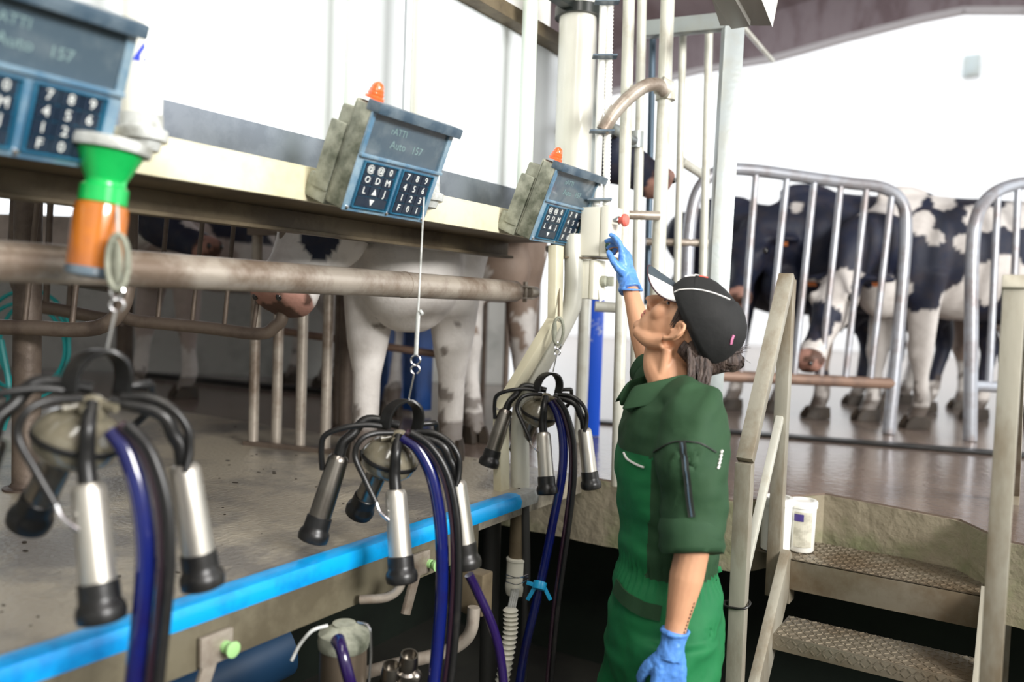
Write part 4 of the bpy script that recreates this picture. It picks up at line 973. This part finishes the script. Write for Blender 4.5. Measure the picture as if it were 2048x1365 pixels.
# ================================================================== PERSON
PD = 2.05
Lv = -RIGHT; Av = FWD
Lh = V((Lv.x, Lv.y, 0)).normalized(); Ah = V((Av.x, Av.y, 0)).normalized(); Zu = V((0, 0, 1))
el = math.radians(53); yw = math.radians(28)
Fh = (Lh * math.cos(yw) + Ah * math.sin(yw)) * math.cos(el) + Zu * math.sin(el)
Uh = -(Lh * math.cos(yw) + Ah * math.sin(yw)) * math.sin(el) + Zu * math.cos(el)
Sh = Lh * math.sin(yw) - Ah * math.cos(yw)         # her left ear side, towards the camera
HO = at(1374, 660, D=2.09)
HR = Matrix((Fh, Sh, Uh)).transposed()
def hd_(x, y, z): return HO + HR @ V((x, y, z))
J = dict(neck=at(1345, 765, D=2.08), chest=at(1345, 880, D=2.07), waist=at(1340, 1120, D=2.07), hip=at(1332, 1230, D=2.07),
         ls=at(1392, 842, D=1.93), le=at(1388, 1085, D=1.86), lw=at(1344, 1292, D=1.85),
         rs=at(1330, 812, D=2.21), re=at(1302, 735, D=2.36), rw=at(1256, 562, D=2.50))
body_root_loc = V((J['hip'].x, J['hip'].y, PITZ))
def hand(mb, wrist, d, palm, side, s=1.0, curl=(.3, .35, .4, .45), thumb=.5, fat=1.0, spread=.06):
    """d: along hand, palm: palm normal, side: towards thumb"""
    d = V(d).normalized(); palm = (V(palm) - d * V(palm).dot(d)).normalized(); sd = d.cross(palm)
    if sd.dot(V(side)) < 0: sd = -sd
    W = V(wrist)
    def q(a, b_, c_): return W + (d * a + sd * b_ + palm * c_) * s
    for k, yy in enumerate((.026, .009, -.008, -.025)):
        mb.tube([q(.0, yy * .55, 0), q(.045, yy * .9, 0), q(.088, yy, 0)], [.0155 * fat * s, .0155 * fat * s, .0125 * fat * s], 10, 3)
        Ls = ((.040, .024, .020), (.044, .028, .021), (.040, .026, .020), (.032, .020, .018))[k]
        p = q(.088, yy, 0); ang = curl[k] if not isinstance(curl[k], tuple) else 0; a_ = 0; pts = [p]; 
        for j, L_ in enumerate(Ls):
            a_ += (curl[k] if not isinstance(curl[k], tuple) else curl[k][j]) * (1 if j else .8)
            dr = d * math.cos(a_) + palm * math.sin(a_) + sd * (1.5 - k) * spread * .6
            p = p + dr.normalized() * L_ * s; pts.append(p)
        mb.tube(pts, [.0100 * fat * s, .0092 * fat * s, .0086 * fat * s, .0072 * fat * s], 10, 3)
        mb.ell(pts[-1], (.0073 * fat * s,) * 3)
    t0 = q(.022, .024, .004); t1 = q(.048, .048, .012 + .012 * thumb); t2 = q(.075, .056, .018 + .03 * thumb); t3 = q(.096, .055, .022 + .045 * thumb)
    mb.tube([t0, t1, t2, t3], [.0165 * fat * s, .0125 * fat * s, .0105 * fat * s, .0085 * fat * s], 10, 3); mb.ell(t3, (.0085 * fat * s,) * 3)
    mb.ell(q(.04, 0, .002), (.034 * s,) * 3 if False else (.02 * s, .02 * s, .02 * s))
def arm(mb, a, e, w, ra, re, rw, pad=0):
    m1 = a.lerp(e, .5); m2 = e.lerp(w, .35)
    mb.tube([a, m1, e], [ra + pad, (ra + re) / 2 + pad, re + pad], 16, 5)
    mb.tube([e, m2, e.lerp(w, .75), w], [re + pad, re * 1.02 + pad, (rw * 1.15) + pad, rw + pad], 16, 5)
ld = (J['lw'] - J['le']).normalized()
hand_l = dict(wrist=J['lw'] + ld * .012, d=ld * .3 - Zu * 1 + Lh * -.02, palm=Ah, side=Lh, curl=(.28, .32, .38, .42), thumb=.4)
rd = (J['rw'] - J['re']).normalized()
hand_r = dict(wrist=J['rw'] + rd * .005, d=Zu * .97 + Lh * .12 + Ah * .1, palm=Lh * .85 + Ah * .5, side=-Ah, curl=((.25, .35, .3), (.5, .6, .5), (.65, .8, .6), (.75, .9, .7)), thumb=.35, spread=.02)
# ---- body (one continuous skin)
b = MB()
b.ell(hd_(-.012, 0, .022), (.098, .078, .098), HR)
b.ell(hd_(.030, 0, -.030), (.066, .062, .078), HR)
b.ell(hd_(.045, 0, -.066), (.048, .050, .050), HR)        # jaw
b.ell(hd_(.076, 0, -.098), (.020, .024, .018), HR)        # chin
b.tube([hd_(-.004, .058, -.05), hd_(.028, .046, -.086), hd_(.07, .018, -.106)], [.02, .020, .016], 10)
b.tube([hd_(-.004, -.058, -.05), hd_(.028, -.046, -.086), hd_(.07, -.018, -.106)], [.02, .020, .016], 10)
for s in (-1, 1):
    b.ell(hd_(.066, s * .034, -.022), (.026, .028, .030), HR); b.ell(hd_(.078, s * .030, .024), (.014, .026, .012), HR)
b.tube([hd_(.088, 0, .020), hd_(.103, 0, -.006), hd_(.118, 0, -.034), hd_(.119, 0, -.044)], [.008, .010, .0125, .0125], 12, 4)   # nose
b.tube([hd_(.110, 0, -.046), hd_(.092, 0, -.046)], [.009, .011], 10, smooth=False)
for s in (-1, 1): b.ell(hd_(.104, s * .013, -.043), (.011, .008, .008), HR)
b.ell(hd_(.100, 0, -.040), (.016, .012, .012), HR); b.ell(hd_(.092, 0, -.050), (.014, .014, .012), HR)
b.ell(hd_(.090, 0, -.062), (.014, .024, .008), HR); b.ell(hd_(.087, 0, -.074), (.014, .021, .008), HR); b.ell(hd_(.078, 0, -.066), (.018, .03, .02), HR)
# ears
for s in (1, -1):
    ec = hd_(-.002, s * .080, -.012); er = HR @ Matrix.Rotation(s * -.45, 3, 'Z')
    def eq(x, z, y=0): return ec + er @ V((x, s * y, z))
    rim = [eq(.012, .012, .002), eq(.014, .024, .006), eq(.004, .034, .009), eq(-.012, .033, .012), eq(-.020, .018, .014), eq(-.017, .0, .012), eq(-.008, -.016, .008), eq(.002, -.026, .005), eq(.009, -.024, .002)]
    b.tube(rim, [.0042, .0048, .0052, .0054, .0054, .0052, .0054, .0075, .006], 8, 4)
    b.ell(eq(-.004, .004, -.001), (.017, .004, .026), er)
    b.tube([eq(.004, .022, .006), eq(-.008, .018, .009), eq(-.010, .004, .009), eq(-.003, -.010, .006)], .003, 8, 4); b.ell(eq(.011, -.002, .004), (.004, .004, .006))
nk = J['neck']
b.tube([hd_(-.035, 0, -.03), hd_(-.028, 0, -.085), nk.lerp(hd_(-.028, 0, -.085), .45) , nk - V((0, 0, .06))], [.058, .055, .053, .066], 20, 5)
b.tube([hd_(.02, 0, -.085), nk.lerp(hd_(.0, 0, -.085), .5) + Lh * .026, nk + Lh * .02], [.026, .034, .042], 14, 5)
b.tube([hd_(-.02, .06, -.05), nk + Lh * .035 - Ah * .02], [.014, .012], 10, smooth=False)
cr = Matrix((Lh, -Ah, Zu)).transposed()
b.ell(J['chest'], (.10, .15, .15), cr); b.ell(J['waist'] , (.085, .12, .16), cr); b.ell(J['hip'] - V((0, 0, .04)), (.10, .145, .12), cr); b.tube([J['chest'], J['hip']], [.11, .10], 16, smooth=False)
b.tube([J['ls'] + V((0, 0, .02)), J['rs'] + V((0, 0, 0))], .055, 14, smooth=False)
b.ell(J['ls'], (.055,) * 3); b.ell(J['rs'], (.055,) * 3)
arm(b, J['ls'], J['le'], J['lw'], .046, .038, .0225); arm(b, J['rs'], J['re'], J['rw'], .046, .036, .0225)
hand(b, **hand_l, fat=.86, s=.95); hand(b, **hand_r, fat=.84, s=.84)
feet = []
for s, off in ((1, -.02), (-1, .06)):
    hj = J['hip'] - Ah * s * .085 - V((0, 0, .04)); kn = V((hj.x, hj.y, PITZ + .46)) + Lh * (.03 + off); an = V((hj.x, hj.y, PITZ + .09)) + Lh * (-.02 + off)
    b.tube([hj, hj.lerp(kn, .5), kn], [.088, .072, .052], 16, 5); b.tube([kn, kn.lerp(an, .35), an], [.052, .052, .036], 16, 5); b.tube([an, an + Lh * .14 - V((0, 0, .04))], [.04, .03], 12, smooth=False)
    feet.append((hj, kn, an))
body = remeshed(b, 'person', [m_skin], .0040, 3, None, body_root_loc)
tag(body, 'woman in green coverall and black cap reaching up to the ivory switch box', 'person')
# ---- coverall
def cl_tube(mb, pts, r_, **k): mb.tube(pts, r_, 22, 6, **k)
b = MB()
ch, wa, hi = J['chest'], J['waist'], J['hip']
rr = []
for (px, py, hl_, hw_) in [(1344, 775, .052, .070), (1346, 790, .080, .125), (1346, 815, .118, .165), (1344, 860, .134, .178), (1340, 930, .137, .175), (1338, 1000, .130, .165), (1340, 1060, .126, .158), (1342, 1110, .128, .155), (1340, 1135, .130, .158), (1338, 1170, .142, .172), (1335, 1230, .150, .182), (1332, 1300, .150, .185), (1330, 1350, .140, .18)]:
    c = at(px, py, D=2.075); rr.append([c + Lh * hl_ * math.cos(a) * (1 if math.cos(a) > 0 else .92) - Ah * hw_ * math.sin(a) for a in [2 * math.pi * k / 32 for k in range(32)]])
b.ring_loft(rr)
le_c = J['le'].lerp(J['lw'], .03)
cl_tube(b, [J['ls'] + V((0, 0, .05)) + Ah * .06, J['ls'] + V((0, 0, .012)), at(1384, 900, D=1.90), at(1388, 990, D=1.885), le_c], [.05, .075, .083, .078, .068])
cl_tube(b, [at(1352, 800, D=2.02), J['ls'] + V((0, 0, .03))], [.06, .062])
cl_tube(b, [J['rs'] + Ah * -.06, J['rs'], J['re'].lerp(J['rs'], .2)], [.07, .07, .058])
for hj, kn, an in feet:
    cl_tube(b, [hj + V((0, 0, .03)), hj.lerp(kn, .25), hj.lerp(kn, .6), kn, kn.lerp(an, .5), an + V((0, 0, .02))], [.115, .118, .105, .086, .080, .080])
def wrinkle(me):
    me.update()
    ys = {}
    for v in me.vertices:
        p = v.co; n = v.normal
        zz = p.z
        a = noise.noise(V((p.x * 9, p.y * 9, p.z * 16))) * .009 + noise.noise(V((p.x * 20, p.y * 20, p.z * 34))) * .003
        # diagonal folds and gathered elastic waist
        s_ = p.dot(Lh)
        a += .006 * math.sin((zz * 46 + s_ * 55) + 3 * noise.noise(p * 6)) * max(0, noise.noise(p * 4 + V((3, 1, 2))) + .3)
        wz = abs(zz - wa.z + .012)
        if wz < .05: a += (.05 - wz) * .10 * math.sin(math.atan2((p - wa).dot(Ah), (p - wa).dot(Lh)) * 46) - (.05 - wz) * .12
        v.co = p + n * a
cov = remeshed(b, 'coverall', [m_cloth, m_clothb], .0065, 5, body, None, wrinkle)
me = cov.data; org = body.location
for p in me.polygons:
    c = p.center + org; rel = c - ch
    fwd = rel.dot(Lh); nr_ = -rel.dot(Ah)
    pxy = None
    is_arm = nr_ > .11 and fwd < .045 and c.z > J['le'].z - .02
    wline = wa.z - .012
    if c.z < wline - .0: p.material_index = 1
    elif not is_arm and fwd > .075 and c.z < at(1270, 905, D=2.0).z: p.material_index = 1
tree = BVHTree.FromPolygons([v.co + org for v in me.vertices], [tuple(p.vertices) for p in me.polygons])
def hit(px, py, t=tree):
    d = ray(px, py).normalized(); h = t.ray_cast(CAMP, d)
    if h[0] is None: return at(px, py, D=1.95), -d
    n = h[1]; 
    return h[0], (n if n.dot(d) < 0 else -n)
def strip(name, pts, wd, mat, off=.003, th=.002, n=5, parent=None, t=tree):
    P = []
    pp = catmull([V((x, y, 0)) for x, y in pts], n)
    for q in pp:
        h, nn = hit(q.x, q.y, t); P.append((h + nn * off, nn))
    rr = []
    for i in range(len(P)):
        t_ = (P[min(i + 1, len(P) - 1)][0] - P[max(i - 1, 0)][0]).normalized(); nn = P[i][1]; s_ = t_.cross(nn).normalized()
        rr.append([P[i][0] + s_ * x * wd / 2 + nn * y * th for x, y in ((-1, -1), (1, -1), (1, 1), (-1, 1))])
    bb = MB(); bb.ring_loft(rr); return bb.build(name, mat, parent or cov)
m_zip = M('zip_tape', (.012, .016, .012), .6)
strip('sleeve_zip', [(1366, 885), (1371, 930), (1377, 980), (1384, 1035)], .015, m_zip)
strip('zip_teeth', [(1366, 888), (1371, 930), (1377, 980), (1384, 1035)], .003, m_hood, .0045)
strip('pocket_piping', [(1249, 905), (1256, 918), (1272, 928), (1289, 935)], .0035, m_piping)
strip('pocket_band', [(1232, 1172), (1250, 1196), (1285, 1218), (1322, 1228)], .035, m_cloth, .003)
strip('shoulder_seam', [(1308, 905), (1340, 888), (1368, 884), (1400, 888), (1432, 905)], .003, m_zip, .002, .0015)
for k in range(5):
    strip('back_lettering', [(1434 + k * 1.5, 938 - k * 8), (1437 + k * 1.5, 933 - k * 8)], .004, m_piping, .003)
# rolled cuff
ca = le_c + (J['lw'] - J['le']).normalized() * .0; ax = (J['le'] - J['lw']).normalized(); 
def rolled(name, c, ax, r_in, r_out, L_):
    bb = MB(); bb.lathe(c, ax, [(r_in, -.004), (r_out, -.002), (r_out + .006, .012), (r_out + .002, L_ * .5), (r_out + .005, L_ * .75), (r_out - .002, L_), (r_in, L_ - .004), (r_in - .004, L_ * .5), (r_in, -.004)], 40)
    u = ax.orthogonal()
    for i, v in enumerate(bb.v):
        rel = v - c; radial = rel - ax * rel.dot(ax); 
        if radial.length > 1e-5: bb.v[i] = v + radial.normalized() * .004 * noise.noise(v * 30) + ax * .006 * noise.noise(v * 18)
    return bb.build(name, m_cloth, cov, angle=60)
rolled('rolled_cuff', J['le'] + (J['lw'] - J['le']).normalized() * .022, (at(1384, 990, D=1.885) - J['le']).normalized(), .050, .070, .072)
rolled('rolled_cuff', J['re'].lerp(J['rs'], .02), (J['rs'] - J['re']).normalized(), .044, .058, .05)
# collar: standing, open at front
nc = at(1338, 782, D=2.08); rr = []
n = 30
for i in range(n + 1):
    a = -2.55 + 5.1 * i / n; ca_, sa_ = math.cos(a), math.sin(a)   # a=0 : back
    dirv = -Lh * ca_ - Ah * sa_
    open_ = max(0, (abs(a) - 1.3)) ; fl = open_ * .010
    top = nc + dirv * (.078 + fl * .7) + Zu * (.050 - open_ * .028) + Lh * (.012 + open_ * .012); bt = nc + dirv * (.094 + fl * .3) - Zu * (.018 + open_ * .03) + Lh * (.01 + open_ * .02)
    flap = nc + dirv * (.108 + fl) - Zu * (.004 + open_ * .035) + Lh * (.012 + open_ * .016)
    rr.append([bt, top, top + dirv * .005, flap + dirv * .004, flap, top.lerp(flap, .5) - Zu * .004, bt + dirv * .003])
bb = MB(); bb.ring_loft(rr); cl_ = bb.build('collar', m_cloth, cov, angle=50)
md = cl_.modifiers.new('s', 'SUBSURF'); md.levels = md.render_levels = 2
# boots
for hj, kn, an in feet:
    bb = MB(); a0 = V((an.x, an.y, PITZ)); bb.tube([a0 + V((0, 0, .22)), a0 + V((0, 0, .10)), a0 + V((0, 0, .06)) + Lh * .03, a0 + V((0, 0, .045)) + Lh * .12, a0 + V((0, 0, .04)) + Lh * .19], [.06, .052, .055, .045, .032], 16, 5, flat=.9)
    o = remeshed(bb, 'rubber_boot', m_blackrub, .008, 2, body)
# gloves
g = MB(); hand(g, **hand_l, fat=1.12); dl = V(hand_l['d']).normalized()
g.tube([J['lw'] - ld * .035, J['lw'] - ld * .01, J['lw'] + ld * .03], [.0320, .0275, .030], 20, 4, flat=.9)
g.tube([J['lw'] + V((math.cos(t), 0, 0)) * 0 + (Lh * math.cos(t) + Ah * math.sin(t)) * .0305 - ld * .033 for t in [k * math.pi / 8 for k in range(17)]], .0035, 8, 1)
def gw(me):
    for v in me.vertices: v.co = v.co + v.normal * (.0016 * noise.noise(v.co * 55) + .0012 * noise.noise(v.co * 120))
remeshed(g, 'glove', m_glove, .0032, 2, body, None, gw)
g = MB(); hand(g, **hand_r, fat=1.14, s=.87)
g.tube([J['rw'] - rd * .035, J['rw'] - rd * .0, J['rw'] + rd * .03], [.0350, .030, .032], 20, 4)
g.tube([J['rw'] - rd * .033 + (Lh * math.cos(t) + Ah * math.sin(t)) * .034 for t in [k * math.pi / 8 for k in range(17)]], .0040, 8, 1)
remeshed(g, 'glove', m_glove, .0034, 2, body, None, gw)
# cap
cc = hd_(-.003, 0, .028)
def cq(x, y, z): return cc + HR @ V((x, y, z))
CR = HR
rr = []
segs = 48
for (k, z) in [(1.0, 0), (1.02, .016), (1.025, .034), (.99, .054), (.92, .072), (.80, .088), (.62, .101), (.42, .109), (.2, .113), (.03, .114)]:
    ring = []
    for i in range(segs):
        a = 2 * math.pi * i / segs; ca_ = math.cos(a)
        rim = -.002 + (.016 * ca_ if ca_ > 0 else .026 * ca_) * (1 - z / .114)
        seam = 1 - .012 * abs(math.cos(3 * a)) ** 14
        ring.append(cq((.115 if ca_ > 0 else .110) * k * ca_ * seam - .010 * z / .114, .090 * k * math.sin(a) * seam, z * (1 if ca_ < 0 else .97) + rim))
    rr.append(ring)
bb = MB(); bb.ring_loft(rr, cap=False); bb.add(rr[-1], [tuple(range(segs))])
capo = bb.build('cap', m_cap_b, body, angle=80)
md = capo.modifiers.new('t', 'SOLIDIFY'); md.thickness = .003; md.offset = 0
capme = capo.data; ctree = BVHTree.FromPolygons([v.co + org for v in capme.vertices], [tuple(p.vertices) for p in capme.polygons])
# visor : curved plate in front
rr = []; rw_ = []
nv_ = 22
def vis(u, t):   # u -1..1 across, t 0..1 forward
    a = u * .98
    root = V((.114 * math.cos(a), .089 * math.sin(a), -.002 + .017 * math.cos(a)))
    tip = V((.114 * math.cos(a) + .082 * (1 - abs(u) ** 2.4), .084 * math.sin(a), -.004 + .017 * math.cos(a) - .028 * (1 - abs(u) ** 2.4)))
    p = root.lerp(tip, t); p.z -= .050 * u * u * t * (1 - abs(u) ** 5)
    return cq(p.x, p.y, p.z)
for t in range(7):
    rr.append([vis(-1 + 2 * i / nv_, t / 6) for i in range(nv_ + 1)])
bb = MB(); vs = [p for r_ in rr for p in r_]; fs = []; mi = []
for t in range(6):
    for i in range(nv_):
        a = t * (nv_ + 1) + i; fs.append((a, a + 1, a + nv_ + 2, a + nv_ + 1)); mi.append(1 if i >= nv_ - 6 else 0)
bb.add(vs, fs); bb.m = mi
vo = bb.build('visor', [m_visor, m_piping], capo, angle=80)
md = vo.modifiers.new('t', 'SOLIDIFY'); md.thickness = .003; md.offset = 0
md = vo.modifiers.new('s', 'SUBSURF'); md.levels = md.render_levels = 1
bb = MB(); bb.tube([vis(-1 + 2 * i / 30, 1.0) for i in range(31)], .0019, 8, 1); bb.build('visor_edge', M('dark_pink_edge', (.05, .02, .03), .5), vo)
def cs(name, pts, wd, mat, th=.0012): return strip(name, pts, wd, mat, .003, th, 6, capo, ctree)
cs('piping', [(1350, 586), (1362, 581), (1390, 580), (1420, 586), (1445, 595), (1458, 601)], .0028, m_piping)
cs('embroidery', [(1370, 553), (1384, 551), (1398, 553)], .003, m_piping)
cs('embroidery', [(1398, 554), (1408, 556), (1414, 557)], .004, m_red)
cs('cap_badge', [(1461, 688), (1463, 678), (1466, 670)], .006, M('pink_badge', (.6, .2, .35), .5))
bb = MB(); pb_ = cq(-.100, .0, -.085); bb.box(cq(-.11, .02, -.09), (.03, .05, .012), CR); bb.build('back_strap', m_cap_b, capo, bevel=.002)
# hair
hb = MB()
hb.ell(hd_(-.046, 0, .012), (.072, .075, .066), HR)
rnd = random.Random(4)
bun = at(1462, 722, D=2.06)
hb.ell(bun, (.030, .032, .030)); hb.tube([hd_(-.09, .01, -.03), bun], [.035, .025], 12, smooth=False)
hair = remeshed(hb, 'hair', m_hair, .006, 2, body)
hb = MB()
for k in range(70):   # loose nape strands hanging down
    u = rnd.random(); d0 = rnd.uniform(-.03, .03)
    s0 = at(1374 + 42 * u, 692 + 22 * u, D=2.045 + d0); s1 = at(1378 + 40 * u + rnd.uniform(-5, 5), 735, D=2.035 + d0); s2 = at(1378 + 38 * u + rnd.uniform(-6, 6), 765, D=2.02 + d0); s3 = at(1392 + 18 * u + rnd.uniform(-8, 12), 776 + rnd.uniform(-10, 12), D=2.0 + d0)
    hb.tube([s0, s1, s2, s3], [.006, .0055, .004, .0012], 6, 4)
for k in range(14):   # sideburn / temple
    u = rnd.random(); s0 = hd_(.048 - .03 * u, .074, .035); s1 = hd_(.034 - .026 * u, .0755, .010); s2 = hd_(.024 - .018 * u, .0735, -.004 - .01 * rnd.random())
    hb.tube([s0, s1, s2], [.0035, .0028, .0006], 5, 3)
for k in range(40):   # behind the ear to the nape
    u = rnd.random(); s0 = hd_(-.034 - .04 * u, .074 - .01 * u, .0); s1 = hd_(-.044 - .04 * u, .070 - .02 * u, -.030); s2 = at(1380 + 36 * u, 712 + 10 * u, D=2.04 + .03 * u)
    hb.tube([s0, s1, s2], [.006, .0055, .003], 6, 3)
hb.build('loose_hair', m_hair, hair)
hb = MB()
for k in range(24):
    a = rnd.uniform(0, 6.28); ph = rnd.uniform(-1, 1)
    pts = [bun + (V((math.cos(a + t), math.sin(a + t), ph * math.sin(t))) * .031) for t in (0, .6, 1.2, 1.8)]
    hb.tube(pts, .0022, 5, 3)
for k in range(9):
    e = bun + RIGHT * rnd.uniform(.03, .05) + Zu * rnd.uniform(-.01, .05); hb.tube([bun, bun.lerp(e, .6) + Zu * .008, e], [.0012, .0008, .0003], 4, 3)
hb.build('bun_strands', m_hair, hair)
# eyes under the visor, lips
for s in (1, -1):
    eb = MB(); eb.ell(hd_(.0715, s * .030, .006), (.0105, .012, .0095), HR); eb.build('eye', m_eye, body)
    eb = MB(); eb.tube([hd_(.088, s * .018, .007), hd_(.093, s * .030, .010), hd_(.086, s * .044, .006)], .0022, 6); eb.build('eyelashes', m_hair, body)
lb = MB(); lb.ell(hd_(.0935, 0, -.0625), (.0115, .022, .0062), HR); lb.ell(hd_(.0905, 0, -.0735), (.0118, .019, .0066), HR); lb.build('lips', m_lip_skin, body)
# tattoo dashes on forearm
btree = BVHTree.FromPolygons([v.co + org for v in body.data.vertices], [tuple(p.vertices) for p in body.data.polygons])
for k in range(9):
    x = 1388 - k * 2.4; y = 1206 + k * 7.2
    strip('tattoo_mark', [(x, y), (x - 1, y + 4)], .0035, m_zip, .0007, .0004, 2, body, btree)
